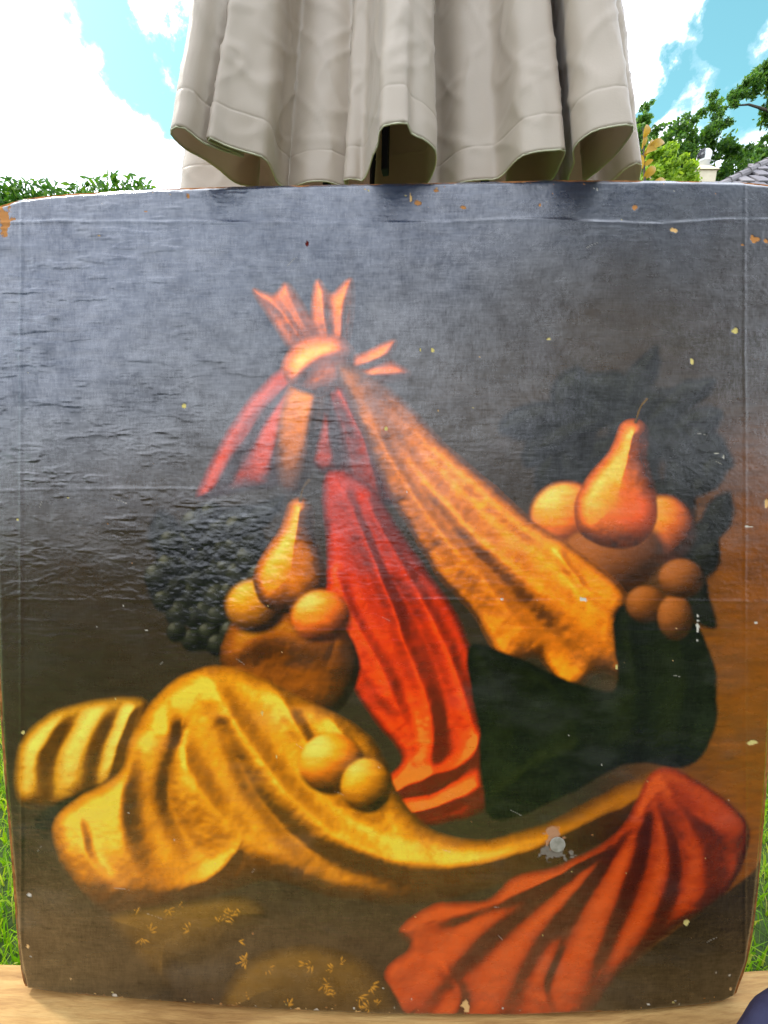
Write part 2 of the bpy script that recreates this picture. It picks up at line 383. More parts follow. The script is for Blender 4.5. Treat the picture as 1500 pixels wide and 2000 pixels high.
def ball(cx, cy, rx, ry, stops, rot=0.0, soft=3, spec=0.0, amb=0.08, rib=None, light=(-0.45, -0.6, 0.66)):
    R_ = max(rx, ry); sl = sub(cx - R_, cy - R_, cx + R_, cy + R_, 20)
    dx = PX[sl] - cx + 4 * W1[sl]; dy = PY[sl] - cy + 4 * W2[sl]
    c_, s_ = math.cos(rot), math.sin(rot)
    a = (dx * c_ + dy * s_) / rx; b = (-dx * s_ + dy * c_) / ry
    r2 = a * a + b * b; nz_ = np.sqrt(np.clip(1 - r2, 0, 1))
    nx_ = a * c_ - b * s_; ny_ = a * s_ + b * c_
    L_ = np.array(light); L_ = L_ / np.linalg.norm(L_)
    t = amb + 0.95 * np.clip(nx_ * L_[0] + ny_ * L_[1] + nz_ * L_[2], 0, 1)
    if rib: t = t * (1 - 0.35 * np.abs(np.cos(np.arcsin(np.clip(a / np.sqrt(np.clip(1 - b * b, 0.02, 1)), -1, 1)) * rib)) ** 6)
    t = t + 0.18 * BR[sl] + 0.10 * BR2[sl]
    col = pal(t, stops)
    if spec: col = col + spec * np.clip(nx_ * L_[0] + ny_ * L_[1] + nz_ * L_[2], 0, 1)[..., None] ** 24
    over(sl, 1 - sm(1 - soft * 2 / R_, 1 + soft / R_, np.sqrt(r2)), col)
RED = [(0, lin(38, 12, 6)), (0.35, lin(112, 30, 12)), (0.65, lin(190, 52, 14)), (0.9, lin(232, 84, 22)), (1, lin(244, 120, 44))]
RED2 = [(0, lin(34, 14, 6)), (0.35, lin(92, 34, 10)), (0.65, lin(150, 54, 14)), (1, lin(188, 82, 30))]
RED3 = [(0, lin(30, 14, 12)), (0.4, lin(84, 30, 22)), (0.7, lin(140, 46, 28)), (1, lin(196, 70, 36))]
GOLD = [(0, lin(34, 20, 6)), (0.3, lin(96, 58, 10)), (0.6, lin(176, 112, 14)), (0.85, lin(222, 156, 32)), (1, lin(242, 190, 72))]
OCH = [(0, lin(36, 22, 8)), (0.3, lin(104, 58, 12)), (0.6, lin(196, 112, 18)), (0.85, lin(238, 160, 36)), (1, lin(248, 196, 90))]
CREAM = [(0, lin(50, 30, 10)), (0.35, lin(128, 84, 20)), (0.65, lin(196, 144, 36)), (1, lin(236, 206, 104))]
GREEN = [(0, lin(6, 8, 3)), (0.5, lin(14, 19, 7)), (0.8, lin(26, 32, 14)), (1, lin(48, 54, 34))]
BLACK = [(0, lin(10, 10, 9)), (0.5, lin(24, 25, 22)), (0.85, lin(48, 50, 44)), (1, lin(86, 88, 80))]
BROC = [(0, lin(28, 20, 8)), (0.5, lin(76, 58, 24)), (1, lin(120, 94, 40))]
PEACH = [(0, lin(52, 24, 10)), (0.3, lin(132, 64, 22)), (0.55, lin(208, 104, 28)), (0.8, lin(238, 150, 44)), (1, lin(250, 196, 100))]

def cloth(poly, ridges, stops, soft=5, R=45, dome=0.55, warp=10, Ldir=(-0.5, -0.62, 0.6), amb=0.06, gain=1.0, dim=None):
    """painted drapery: a padded shape with long soft ridges and hollows laid along drawn curves"""
    c = catmull(poly, 6, True); sl = sub(c[:, 0].min(), c[:, 1].min(), c[:, 0].max(), c[:, 1].max())
    x = PX[sl] + warp * W1[sl]; y = PY[sl] + warp * W2[sl]
    sd_ = seg_sd(c, x, y, True); k = np.clip(-sd_ / R, 0, 1)
    h = np.sqrt(np.clip(1 - (1 - k) ** 2, 0, 1)) * R * dome
    occ = np.zeros_like(h)
    for pts, w_, A in ridges:
        d, q, s = seg_sd(catmull(pts, 6), x, y, False)
        we = w_ * (1.75 if A < 0 else 1.0) * np.where(q > 0, 1.0, 0.75) * (0.75 + 0.5 * s)
        e = np.sin(np.pi * np.clip(s * 0.86 + 0.07, 0, 1)) ** 0.6 * np.exp(-(d / we) ** 2)
        h = h + A * e
        if A < 0: occ = np.maximum(occ, e * 0.30)
    h = h + 5 * W1[sl] + 1.2 * BR2[sl]
    for _ in range(3):
        hp = np.pad(h, 1, mode='edge'); h = (hp[:-2, 1:-1] + hp[2:, 1:-1] + hp[1:-1, :-2] + hp[1:-1, 2:] + 2 * h) / 6
    gy, gx = np.gradient(h); gx = gx / np.gradient(PX[sl], axis=1); gy = gy / np.gradient(PY[sl], axis=0)
    L_ = np.array(Ldir); L_ = L_ / np.linalg.norm(L_)
    t = amb + gain * np.clip((-gx * L_[0] - gy * L_[1] + L_[2]) / np.sqrt(gx ** 2 + gy ** 2 + 1), 0, 1)
    t = t * (0.55 + 0.45 * sm(0, 0.5, k)) * (1 - occ) + 0.10 * BR[sl] + 0.08 * BR2[sl]
    if dim: t = t * dim(x, y)
    over(sl, 1 - sm(-soft, soft, sd_), pal(t, stops))
def pear(cx, cy, s, rot, stops):
    c_, s_ = math.cos(rot), math.sin(rot)
    pts = [(0, -1.25), (0.24, -1.1), (0.34, -0.6), (0.62, -0.05), (0.74, 0.45), (0.5, 0.92), (0, 1.05), (-0.5, 0.92), (-0.74, 0.45), (-0.62, -0.05), (-0.34, -0.6), (-0.24, -1.1)]
    blob([(cx + (a * c_ - b * s_) * s, cy + (a * s_ + b * c_) * s) for a, b in pts], stops, R=s * 0.72, soft=4, warp=6, amb=0.08, gain=0.95, br=0.12)
    band([(cx + 1.2 * s * s_, cy - 1.2 * s * c_), (cx + 1.45 * s * s_ + 3, cy - 1.45 * s * c_), (cx + 1.6 * s * s_ + 12, cy - 1.6 * s * c_)], [3, 2.5, 4], BROC, [(1, 0.1, 0, 0)], soft=2, warp=2)
rl = random.Random(4)
def leaf(cx, cy, ln, wd, ang, stops):
    c_, s_ = math.cos(ang), math.sin(ang)
    pts = [(cx + c_ * ln * a - s_ * wd * b, cy + s_ * ln * a + c_ * wd * b) for a, b in ((-1, 0), (-0.5, 0.75), (0.2, 0.85), (1, 0), (0.2, -0.8), (-0.5, -0.7))]
    blob(pts, stops, R=wd, soft=7, warp=22, gain=0.6, br=0.15)
# muted red cloth hung up high in the middle
cloth([(385, 974), (418, 890), (470, 800), (540, 726), (600, 712), (680, 752), (745, 840), (800, 960), (720, 985), (640, 930), (590, 900), (540, 950), (470, 958)],
      [([(575, 735), (510, 800), (450, 900), (410, 960)], 20, 30), ([(600, 740), (550, 830), (520, 940)], 18, 26), ([(560, 740), (480, 840), (450, 930)], 10, -14), ([(620, 740), (640, 830), (650, 920)], 20, 26), ([(660, 760), (710, 860), (740, 970)], 20, 28), ([(640, 760), (680, 850), (700, 960)], 10, -16)], RED3, R=30)
# vine leaves and grapes in the dark
for k in range(26):
    a = k * 2.4; r = 34 * math.sqrt(k + 1)
    leaf(1215 + math.cos(a) * r * 1.05, 860 + math.sin(a) * r * 0.75, rl.uniform(50, 78), rl.uniform(30, 44), rl.uniform(0, 6.3), BLACK)
for k in range(7): leaf(1365 + rl.uniform(-40, 40), 930 + 42 * k, 56, 34, rl.uniform(0.6, 2.4), BLACK)
for k in range(14):
    a = k * 2.4; r = 42 * math.sqrt(k); leaf(425 + math.cos(a) * r * 0.75, 1120 + math.sin(a) * r * 0.9, 62, 36, rl.uniform(0, 6.3), BLACK)
for k in range(40):
    a = k * 2.4; r = 16.5 * math.sqrt(k) + rl.uniform(-4, 4)
    g_ = rl.uniform(21, 29); ball(410 + math.cos(a) * r * 1.0, 1140 + math.sin(a) * r * 1.35, g_, g_ * 1.06, BLACK, soft=3, spec=0.03, amb=0.0)
# cascade of red cloth
cloth([(632, 930), (722, 945), (805, 1075), (885, 1190), (938, 1320), (966, 1460), (962, 1555), (905, 1600), (780, 1615), (716, 1590), (742, 1535), (785, 1480), (728, 1400), (672, 1315), (630, 1258), (640, 1100)],
      [([(672, 960), (735, 1110), (790, 1270), (842, 1400), (838, 1520)], 22, 34), ([(715, 975), (800, 1130), (880, 1290), (928, 1440), (925, 1550)], 20, 28), ([(655, 1120), (700, 1230), (760, 1340), (800, 1450)], 20, 24), ([(735, 1575), (800, 1530), (900, 1490), (945, 1440)], 16, 24), ([(740, 1600), (840, 1578), (930, 1540)], 13, 20), ([(700, 1060), (765, 1230), (815, 1370)], 11, -20), ([(770, 1130), (850, 1290), (890, 1420)], 11, -18), ([(760, 1560), (850, 1545), (920, 1500)], 8, -14), ([(870, 1400), (890, 1460), (870, 1500)], 14, -14), ([(680, 1290), (740, 1370), (780, 1420)], 9, -12)],
      RED, R=36, amb=0.26, gain=0.9, dim=lambda x, y: 0.62 + 0.38 * sm(1020, 1260, y + 0.3 * (800 - x)))
# ochre sash tied in a bow over the red cloth, its tails hanging
cloth([(575, 745), (640, 740), (636, 820), (612, 900), (588, 965), (548, 955), (540, 880), (548, 800)], [([(620, 750), (600, 830), (580, 950)], 20, 12)], OCH, R=40, amb=0.02, gain=0.85, soft=8, dim=lambda x, y: 0.9 - 0.5 * sm(820, 960, y))
for end_, rd_, dm_ in (([(605, 708), (565, 678), (522, 612), (496, 566), (536, 574), (562, 552), (600, 606), (642, 668)], [([(610, 690), (560, 620), (515, 572)], 12, 16), ([(625, 680), (580, 610), (560, 570)], 9, 10)], 0.8),
                       ([(630, 690), (610, 625), (618, 548), (650, 574), (688, 546), (688, 622), (668, 695)], [([(640, 690), (632, 620), (630, 565)], 11, 16), ([(660, 690), (666, 620), (676, 560)], 9, 10)], 0.9),
                       ([(655, 708), (710, 688), (772, 664), (762, 702), (798, 732), (722, 750), (655, 750)], [([(660, 722), (720, 706), (770, 684)], 11, 14), ([(670, 740), (730, 732), (785, 728)], 8, 9)], 0.8)):
    cloth(end_, rd_, PEACH, R=26, dome=0.5, amb=0.02, gain=0.9, soft=6, dim=lambda x, y, k=dm_: k * (0.35 + 0.65 * sm(20, 110, np.hypot(x - 625, y - 715))))
cloth([(562, 692), (600, 660), (655, 655), (690, 690), (680, 745), (630, 772), (575, 760), (550, 725)], [([(575, 740), (610, 700), (670, 680)], 18, 14)], PEACH, R=60, dome=0.7, amb=0.04, gain=0.9, soft=7)
# pears and peaches on the right
leaf(1330, 880, 70, 30, 0.9, BLACK); leaf(1110, 850, 70, 30, -0.4, BLACK)
ball(1108, 1010, 74, 70, PEACH, spec=0.03, soft=6, amb=0.02); ball(1296, 1035, 66, 68, [(p, c * np.float32(0.8)) for p, c in PEACH], spec=0.02, soft=6, amb=0.0)
ball(1185, 1095, 120, 76, [(0, lin(40, 22, 12)), (0.5, lin(100, 58, 28)), (1, lin(160, 96, 48))], rot=-0.3, soft=8)
pear(1212, 955, 112, 0.22, PEACH); ball(1240, 1000, 44, 40, [(0, lin(150, 60, 20)), (1, lin(226, 96, 40))], soft=22, amb=0.3)
# quinces on the left, on a fold of brown satin
cloth([(430, 1290), (455, 1215), (520, 1190), (610, 1200), (680, 1235), (700, 1320), (640, 1400), (480, 1380)], [([(450, 1270), (540, 1235), (650, 1260)], 44, 22)], [(p, c * np.float32(0.6)) for p, c in OCH], R=70, amb=0.02, gain=0.8)
leaf(500, 1010, 66, 28, -0.6, BLACK)
ball(500, 1185, 62, 56, GOLD, spec=0.03, soft=6, amb=0.0); pear(572, 1095, 98, 0.12, OCH); ball(628, 1205, 62, 54, PEACH, rot=-0.1, spec=0.03, soft=6, amb=0.02)
# ochre satin falling slantwise from the bow, spreading as it goes
cloth([(655, 712), (720, 730), (795, 790), (868, 868), (955, 945), (1050, 1022), (1150, 1092), (1226, 1165), (1212, 1245), (1238, 1330), (1165, 1312), (1110, 1350), (1050, 1282), (985, 1292), (925, 1200), (855, 1120), (795, 1020), (735, 905), (690, 800)],
      [([(690, 760), (790, 900), (930, 1050), (1080, 1170), (1215, 1280)], 44, 60), ([(720, 760), (850, 880), (1000, 1010), (1200, 1170)], 20, 20), ([(720, 830), (830, 1010), (950, 1150), (1040, 1260)], 26, 30), ([(760, 860), (880, 1030), (1010, 1160), (1120, 1290)], 12, -16), ([(1090, 1080), (1150, 1160), (1205, 1200)], 14, 14)], OCH, R=34, amb=0.16, soft=7, dim=lambda x, y: 0.42 + 0.58 * sm(780, 1010, x * 0.5 + y * 0.6))
# dark green cloth
cloth([(915, 1262), (1010, 1285), (1120, 1330), (1202, 1345), (1200, 1200), (1290, 1170), (1365, 1225), (1400, 1340), (1392, 1440), (1330, 1500), (1230, 1490), (1110, 1550), (960, 1600), (935, 1420)],
      [([(940, 1290), (1000, 1400), (1010, 1540)], 26, 26), ([(1050, 1310), (1120, 1400), (1120, 1500)], 26, 24), ([(1220, 1220), (1240, 1350), (1230, 1470)], 26, 28), ([(1310, 1200), (1340, 1330), (1310, 1470)], 26, 26), ([(1170, 1370), (1180, 1440), (1150, 1510)], 14, -16), ([(960, 1560), (1080, 1480), (1220, 1440)], 20, 22)], GREEN, R=50, amb=0.0, gain=0.85)
for px_, py_, rx_, ry_ in ((1262, 1180, 42, 38), (1318, 1205, 36, 46), (1330, 1130, 46, 40)):
    ball(px_, py_, rx_, ry_, [(0, lin(36, 20, 10)), (0.5, lin(96, 56, 24)), (1, lin(160, 96, 44))], spec=0.02, soft=4)
# pale gathered cloth and golden satin, lower left
cloth([(38, 1560), (42, 1450), (100, 1395), (190, 1368), (285, 1372), (262, 1470), (222, 1535), (120, 1575)], [([(120, 1395), (72, 1480), (80, 1565)], 26, 18), ([(205, 1378), (165, 1470), (150, 1550)], 30, 20), ([(262, 1380), (228, 1460), (208, 1530)], 14, 14), ([(165, 1390), (112, 1480), (108, 1565)], 11, -15), ([(240, 1375), (198, 1470), (185, 1545)], 7, -7)], CREAM, R=46, amb=0.14, gain=0.9, soft=8)
cloth([(70, 1600), (130, 1560), (215, 1525), (205, 1550), (140, 1590), (90, 1640)], [], BLACK, R=20, gain=0.3, soft=6)
cloth([(262, 1430), (320, 1345), (420, 1300), (530, 1335), (640, 1385), (725, 1440), (775, 1540), (840, 1620), (940, 1640), (1050, 1615), (1160, 1560), (1282, 1505), (1285, 1570), (1200, 1632), (1080, 1692), (950, 1738), (800, 1765), (650, 1750), (540, 1720), (440, 1740), (300, 1790), (190, 1770), (120, 1690), (105, 1610), (150, 1560), (230, 1510)],
      [([(400, 1320), (470, 1430), (560, 1550), (680, 1650), (850, 1690), (1050, 1645), (1250, 1550)], 40, 60), ([(540, 1350), (610, 1460), (690, 1560), (810, 1640)], 24, 30), ([(310, 1380), (360, 1500), (450, 1620), (590, 1710)], 40, 52), ([(650, 1410), (710, 1500), (740, 1570)], 18, 22), ([(250, 1470), (230, 1580), (260, 1690), (330, 1760)], 44, 56), ([(440, 1420), (510, 1560), (620, 1670), (780, 1720)], 13, -34), ([(350, 1430), (330, 1560), (390, 1680)], 13, -30), ([(590, 1400), (660, 1510), (760, 1610)], 10, -18), ([(150, 1600), (170, 1680), (240, 1750)], 22, 26), ([(460, 1660), (420, 1710), (330, 1750)], 18, 20), ([(880, 1650), (1000, 1620), (1150, 1570)], 10, -14), ([(930, 1710), (1060, 1670), (1200, 1600)], 9, -14)],
      GOLD, R=70, dome=0.7, amb=0.20, gain=1.0, dim=lambda x, y: (1 - 0.5 * sm(880, 1180, x)) * (0.6 + 0.4 * sm(1810, 1640, y)))
ball(648, 1492, 66, 62, OCH, spec=0.05, soft=4); ball(716, 1535, 52, 56, GOLD, spec=0.05, soft=4)
# red cloth, lower right, gathered at one point and fanning out
cloth([(1262, 1520), (1310, 1500), (1390, 1540), (1462, 1610), (1450, 1690), (1400, 1765), (1320, 1810), (1215, 1900), (1130, 1995), (960, 2015), (780, 1995), (752, 1900), (800, 1850), (778, 1815), (850, 1765), (950, 1760), (1010, 1712), (1120, 1680), (1215, 1615)],
      [([(1290, 1525), (1360, 1590), (1450, 1640)], 24, 21), ([(1300, 1545), (1365, 1660), (1370, 1770)], 30, 25), ([(1280, 1550), (1300, 1700), (1240, 1860)], 30, 25), ([(1268, 1560), (1215, 1720), (1120, 1960)], 32, 27), ([(1250, 1590), (1120, 1740), (1030, 1850), (960, 2000)], 32, 25), ([(1230, 1610), (1080, 1720), (930, 1830), (820, 1960)], 30, 23), ([(1180, 1660), (1010, 1745), (860, 1795)], 18, 26), ([(860, 1880), (900, 1940), (880, 2000)], 20, 22), ([(1090, 1850), (1060, 1930), (1080, 1990)], 18, 20), ([(1290, 1560), (1335, 1690), (1310, 1790)], 9, -9), ([(1270, 1570), (1265, 1710), (1180, 1880)], 10, -12), ([(1245, 1600), (1150, 1760), (1060, 1930)], 10, -12), ([(1200, 1640), (1060, 1770), (920, 1900)], 9, -9), ([(1320, 1560), (1410, 1660), (1420, 1720)], 8, -7)],
      RED2, R=36, amb=0.16, gain=0.92)
# dark corners cut slantwise, as in an old eight-sided picture field
for poly in ([(-40, 1580), (90, 1660), (210, 1800), (340, 1930), (330, 2030), (-40, 2030)], [(1540, 1640), (1450, 1720), (1320, 1815), (1200, 1910), (1120, 2030), (1540, 2030)]):
    sl = sub(-40, 1500, 1560, 2030); d_ = seg_sd(poly, PX[sl] + 5 * W1[sl], PY[sl] + 5 * W2[sl], True)
    over(sl, 1 - sm(-5, 5, d_), lin(38, 33, 22) * (1 + 0.8 * BR[sl][..., None] + 0.5 * BIG[sl][..., None]))
# brocade cushions with gilt sprigs along the foot
blob([(215, 1790), (330, 1765), (470, 1750), (520, 1790), (430, 1860), (335, 1900), (330, 1930), (260, 1860)], BROC, R=60, gain=0.8, br=0.15)
blob([(440, 1990), (450, 1910), (520, 1860), (620, 1845), (720, 1880), (780, 1960), (780, 2010), (600, 2010)], BROC, R=80, gain=0.75, br=0.15)
GILT = [(0, lin(80, 60, 20)), (1, lin(176, 134, 50))]
for k in range(34):
    if k < 13: x_, y_ = rl.uniform(250, 480), rl.uniform(1770, 1860)
    else: x_, y_ = rl.uniform(480, 750), rl.uniform(1875, 1975)
    a0 = rl.uniform(0, 6.3)
    for q in range(rl.randint(2, 5)):
        a = a0 + q * 0.7; r = rl.uniform(5, 12)
        ball(x_ + math.cos(a) * r, y_ + math.sin(a) * r, rl.uniform(2, 10), rl.uniform(0.9, 2.6), GILT, rot=a + rl.uniform(-0.3, 0.3), soft=1)

# ---- yellowed varnish over the whole picture
img = 1.34 * np.maximum(img, 0) ** 1.10 * np.array([1.10, 0.93, 0.62], np.float32)
img[:] = img * (1 + 0.9 * glare_blue[..., None] * np.array([-0.25, 0.0, 0.75], np.float32) * sm(0.10, 0.03, img.max(-1))[..., None])  # painted glare pushed bluer where the ground is dark
# ---- age: abrasion, cracks, losses
crk = np.abs(fbm(26, 26, 201, 3)); crk2 = np.abs(fbm(70, 16, 251, 3))
craq = (1 - sm(0.0, 0.012, crk)) * 0.35 + (1 - sm(0, 0.010, crk2)) * 0.35
img *= (1 - 0.5 * craq * sm(-0.1, 0.15, BIG + 0.12))[..., None]
dust = sm(0.02, 0.35, fbm(120, 50, 301, 5)) * 0.5
img = img * (1 - 0.10 * dust[..., None]) + 0.10 * dust[..., None] * lin(150, 148, 140)
TAN = lin(214, 172, 112)
lossmask = np.zeros((NY, NX), np.float32)
def chip(x, y, rx, ry, col=TAN, seed=0, a=1.0, jag=0.55):
    if rx < 14 and ry < 18: rx, ry = rx * 0.72, ry * 0.72
    sl = sub(x - rx * 2, y - ry * 2, x + rx * 2, y + ry * 2, 8)
    d_ = np.hypot((PX[sl] - x) / rx, (PY[sl] - y) / ry) + jag * 4 * (BR2[sl] + 0.6 * CH[sl])
    mk = (1 - sm(0.85, 1.1, d_)) * a
    over(sl, mk, np.asarray(col, np.float32)); lossmask[sl] = np.maximum(lossmask[sl], mk)
CH = fbm(7, 7, 411, 2)
YEL = lin(200, 182, 110); WHT = lin(196, 188, 170); ORG = lin(176, 122, 72)
for c_ in [(6, 418, 16, 28, ORG), (368, 383, 4, 6, ORG), (283, 413, 5, 2.5, ORG), (818, 396, 9, 8, ORG), (802, 385, 3, 9, TAN), (852, 372, 8, 4, ORG), (836, 405, 4, 5, TAN), (905, 405, 6, 4, ORG), (1055, 399, 4, 6, ORG), (1240, 406, 4, 5, ORG), (1316, 449, 8, 6, TAN), (1476, 466, 10, 8, ORG), (1496, 470, 6, 5, ORG), (1450, 478, 4, 3, ORG),
           (600, 475, 3, 6, lin(90, 30, 20)), (358, 792, 6, 6, YEL), (1070, 663, 6, 3.5, YEL), (1351, 705, 3.5, 7, YEL), (1435, 646, 8, 7, YEL), (821, 683, 2, 4, YEL), (844, 684, 4, 4, YEL), (755, 837, 5, 4, YEL), (1403, 886, 12, 3, WHT), (1413, 893, 4, 6, WHT), (1466, 1028, 13, 2.5, WHT), (1497, 985, 4, 8, TAN), (1362, 1230, 2.5, 20, WHT), (1205, 1303, 3, 6, YEL), (1476, 1216, 4, 3, WHT), (1466, 1450, 11, 4, YEL), (1342, 1800, 7, 6, YEL),
           (57, 1748, 5, 5, WHT), (45, 1431, 3, 3, YEL), (225, 1945, 4, 5, WHT), (236, 1950, 6, 5, TAN), (60, 1868, 4, 3, WHT), (54, 1848, 3, 4, TAN), (911, 1968, 8, 13, TAN), (1266, 1962, 4, 3, WHT), (1312, 1972, 4, 4, TAN), (1428, 1932, 4, 4, TAN), (1425, 1905, 4, 4, WHT), (452, 1966, 9, 5, TAN), (580, 1972, 7, 4, TAN), (618, 1974, 7, 5, WHT), (700, 1978, 6, 4, TAN), (30, 1850, 3, 22, TAN), (1085, 1665, 26, 14, lin(120, 110, 96)), (1078, 1630, 16, 20, lin(176, 128, 92)), (1140, 1170, 7, 5, WHT), (980, 1170, 4, 3, WHT), (540, 1480, 3, 6, YEL), (512, 1395, 3, 6, YEL), (35, 1015, 3, 3, YEL)]:
    chip(*c_)
for k in range(150):
    if k < 60: x_, y_ = rl.uniform(5, 1495), rl.uniform(380, 1960)
    elif k < 110: x_ = rl.uniform(60, 1420); y_ = np.interp(x_, [p[0] for p in bot_xy], [p[1] for p in bot_xy]) - abs(rl.gauss(0, 9)) - 3
    else: x_ = rl.uniform(10, 1490); y_ = np.interp(x_, [p[0] for p in top_xy], [p[1] for p in top_xy]) + abs(rl.gauss(0, 12)) + 3
    chip(x_, y_, rl.uniform(1.0, 2.4), rl.uniform(0.8, 2.2), rl.choice([YEL, WHT, TAN, ORG]), a=0.8, jag=0.35)
for k in range(26):                                                    # hair scratches
    x_, y_ = rl.uniform(40, 1460), rl.uniform(420, 1940); a_0 = rl.gauss(0, 0.5); l_ = rl.uniform(8, 34)
    for q in range(int(l_ / 1.5)):
        chip(x_ + q * 1.5 * math.cos(a_0), y_ + q * 1.5 * math.sin(a_0) + 0.01 * q * q, 1.1, 0.9, WHT, a=0.35, jag=0.1)
# worn fold over the top, side and bottom edges
edge_d = np.minimum.reduce([PY - np.interp(PX, [p[0] for p in top_xy], [p[1] for p in top_xy]),
                            np.interp(PX, [p[0] for p in bot_xy], [p[1] for p in bot_xy]) - PY + 4,
                            PX - np.interp(PY, [p[1] for p in lef_xy], [p[0] for p in lef_xy]),
                            np.interp(PY, [p[1] for p in rig_xy][::1], [p[0] for p in rig_xy]) - PX])
wear = (1 - sm(1.5, 5.5, edge_d + 22 * fbm(60, 60, 501, 4) + 2)) * 0.9
img = img * (1 - wear[..., None]) + wear[..., None] * lin(150, 100, 56) * (1 + 1.2 * CH[..., None])
img = np.clip(img, 0.002, 0.85)

# ---- relief of the old canvas in metres
rel = 0.0012 * BIG + 0.0005 * fbm(160, 70, 601, 3)
zone = np.clip(sm(900, 100, PX + 500 * BIG) * sm(1300, 900, PY + 300 * BIG), 0, 1) + 0.22
for (sx_, sy_, sd0, am_, th_0) in ((70, 13, 611, 0.0011, 0.10), (120, 22, 631, 0.0014, 0.13), (34, 8, 651, 0.0006, 0.09)):
    wv_ = fbm(sx_, sy_, sd0, 3); pk_ = sm(-0.08, 0.22, fbm(85, 45, sd0 + 5, 3))
    rel = rel + 0.6 * am_ * zone * pk_ * sm(0.0, th_0, wv_) * (1 - 0.7 * sm(th_0, th_0 * 2.6, wv_))
def hline(y0, amp, wd_, x0=-50, x1=1600, wob=6, side=1):
    yy = PY - y0 - wob * fbm(260, 5000, int(y0) + 5, 3) * 2
    along = sm(x0, x0 + 40, PX) * (1 - sm(x1 - 40, x1, PX)) * np.clip(0.6 + 2.2 * fbm(110, 5000, int(y0) + 50, 3), 0.05, 1.4)
    return along * (amp * np.exp(-(yy / wd_) ** 2) + 0.6 * amp * side * sm(-wd_, wd_, yy) * np.exp(-np.maximum(yy, 0) / 60))
rel += hline(432, 0.0010, 3.5, wob=9) + hline(1172, 0.0003, 3) + hline(1228, 0.0003, 3, side=-1) + hline(955, 0.0005, 3, x1=420) + hline(485, 0.0022, 7, x1=80, side=-1)
xx = PX - 42 - 4 * fbm(5000, 300, 77, 2)
rel += 0.0006 * np.exp(-(xx / 3) ** 2) - 0.0004 * sm(-3, 3, xx) * np.exp(-np.maximum(xx, 0) / 50)
xx = PX - 1455 - 4 * fbm(5000, 300, 79, 2)
rel += 0.0003 * np.exp(-(xx / 3) ** 2)
imp = fbm(11, 7, 701, 3); iz = np.exp(-(((PX - 420) / 150) ** 2 + ((PY - 1130) / 170) ** 2)) + 0.8 * np.exp(-(((PX - 690) / 60) ** 2 + ((PY - 690) / 130) ** 2)) + 0.8 * np.exp(-(((PX - 1270) / 70) ** 2 + ((PY - 1430) / 50) ** 2))
rel += 0.0012 * imp * iz + 0.00025 * fbm(5, 4, 720, 2)
rel += 0.00022 * BR2 * sm(0.03, 0.3, img.max(-1)) + 0.0002 * BR * sm(0.03, 0.3, img.max(-1))
rel -= 0.0004 * lossmask
rel -= 0.004 * (1 - sm(0, 12, np.maximum(edge_d, 0))) ** 2          # the canvas rolls over its bars
# ---- mesh
gx_, gt_ = to_plane(PX, PY)
front = np.stack([gx_, np.full_like(gx_, 0), np.zeros_like(gx_)], -1) + np.array(P0)[None, None] + gt_[..., None] * np.array(up_p) + rel[..., None] * np.array(n_p)
idx = np.arange(NX * NY).reshape(NY, NX)
faces = np.stack([idx[:-1, :-1], idx[1:, :-1], idx[1:, 1:], idx[:-1, 1:]], -1).reshape(-1, 4)
# sides of the canvas, turned over the stretcher
loop = np.concatenate([idx[0, :], idx[1:, -1], idx[-1, -2::-1], idx[-2:0:-1, 0]])
lv = front.reshape(-1, 3)[loop]; cen = lv.mean(0)
back1 = lv - np.array(n_p) * 0.012; back2 = lv - np.array(n_p) * 0.024; 
nb = NX * NY; k = len(loop); a1 = nb + np.arange(k); a2 = a1 + k
sidef = np.concatenate([np.stack([loop, np.roll(loop, -1), np.roll(a1, -1), a1], 1), np.stack([a1, np.roll(a1, -1), np.roll(a2, -1), a2], 1)])
me = np_mesh('canvas', np.concatenate([front.reshape(-1, 3), back1, back2]), np.concatenate([faces, sidef]))
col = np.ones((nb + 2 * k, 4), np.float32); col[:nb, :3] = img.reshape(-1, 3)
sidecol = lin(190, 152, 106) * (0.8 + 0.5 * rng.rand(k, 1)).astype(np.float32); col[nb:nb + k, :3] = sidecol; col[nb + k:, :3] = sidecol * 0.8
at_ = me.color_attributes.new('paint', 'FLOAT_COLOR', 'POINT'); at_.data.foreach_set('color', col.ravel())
ls = me.attributes.new('loss', 'FLOAT', 'POINT'); lossv = np.ones(nb + 2 * k, np.float32); lossv[:nb] = np.maximum(lossmask, wear).ravel(); ls.data.foreach_set('value', lossv)
m = Mat('old_varnished_canvas'); oc = m.n('ShaderNodeTexCoord').outputs['Object']
a_ = m.n('ShaderNodeAttribute', attribute_name='paint'); lo = m.n('ShaderNodeAttribute', attribute_name='loss')
rn = m.noise(9, 5, 0.6, vec=oc, stretch=(1, 1, 2.2)); rn2 = m.noise(70, 4, 0.6, vec=oc)
weave_x = m.n('ShaderNodeTexWave', {'Vector': oc, 'Scale': 210, 'Distortion': 2.0, 'Detail': 2.0, 'Detail Scale': 0.6}, bands_direction='X').outputs[1]
weave_z = m.n('ShaderNodeTexWave', {'Vector': oc, 'Scale': 230, 'Distortion': 2.5, 'Detail': 2.0, 'Detail Scale': 0.6}, bands_direction='Z').outputs[1]
rough = m.n('ShaderNodeMapRange', {0: rn, 1: 0.3, 2: 0.7, 3: 0.20, 4: 0.34}).outputs[0]
rough2 = m.n('ShaderNodeMath', {0: rough, 1: m.n('ShaderNodeMath', {0: lo.outputs['Fac'], 1: 0.5}, operation='MULTIPLY').outputs[0]}, operation='ADD').outputs[0]
m.set(Base_Color=a_.outputs['Color'], Roughness=rough2)
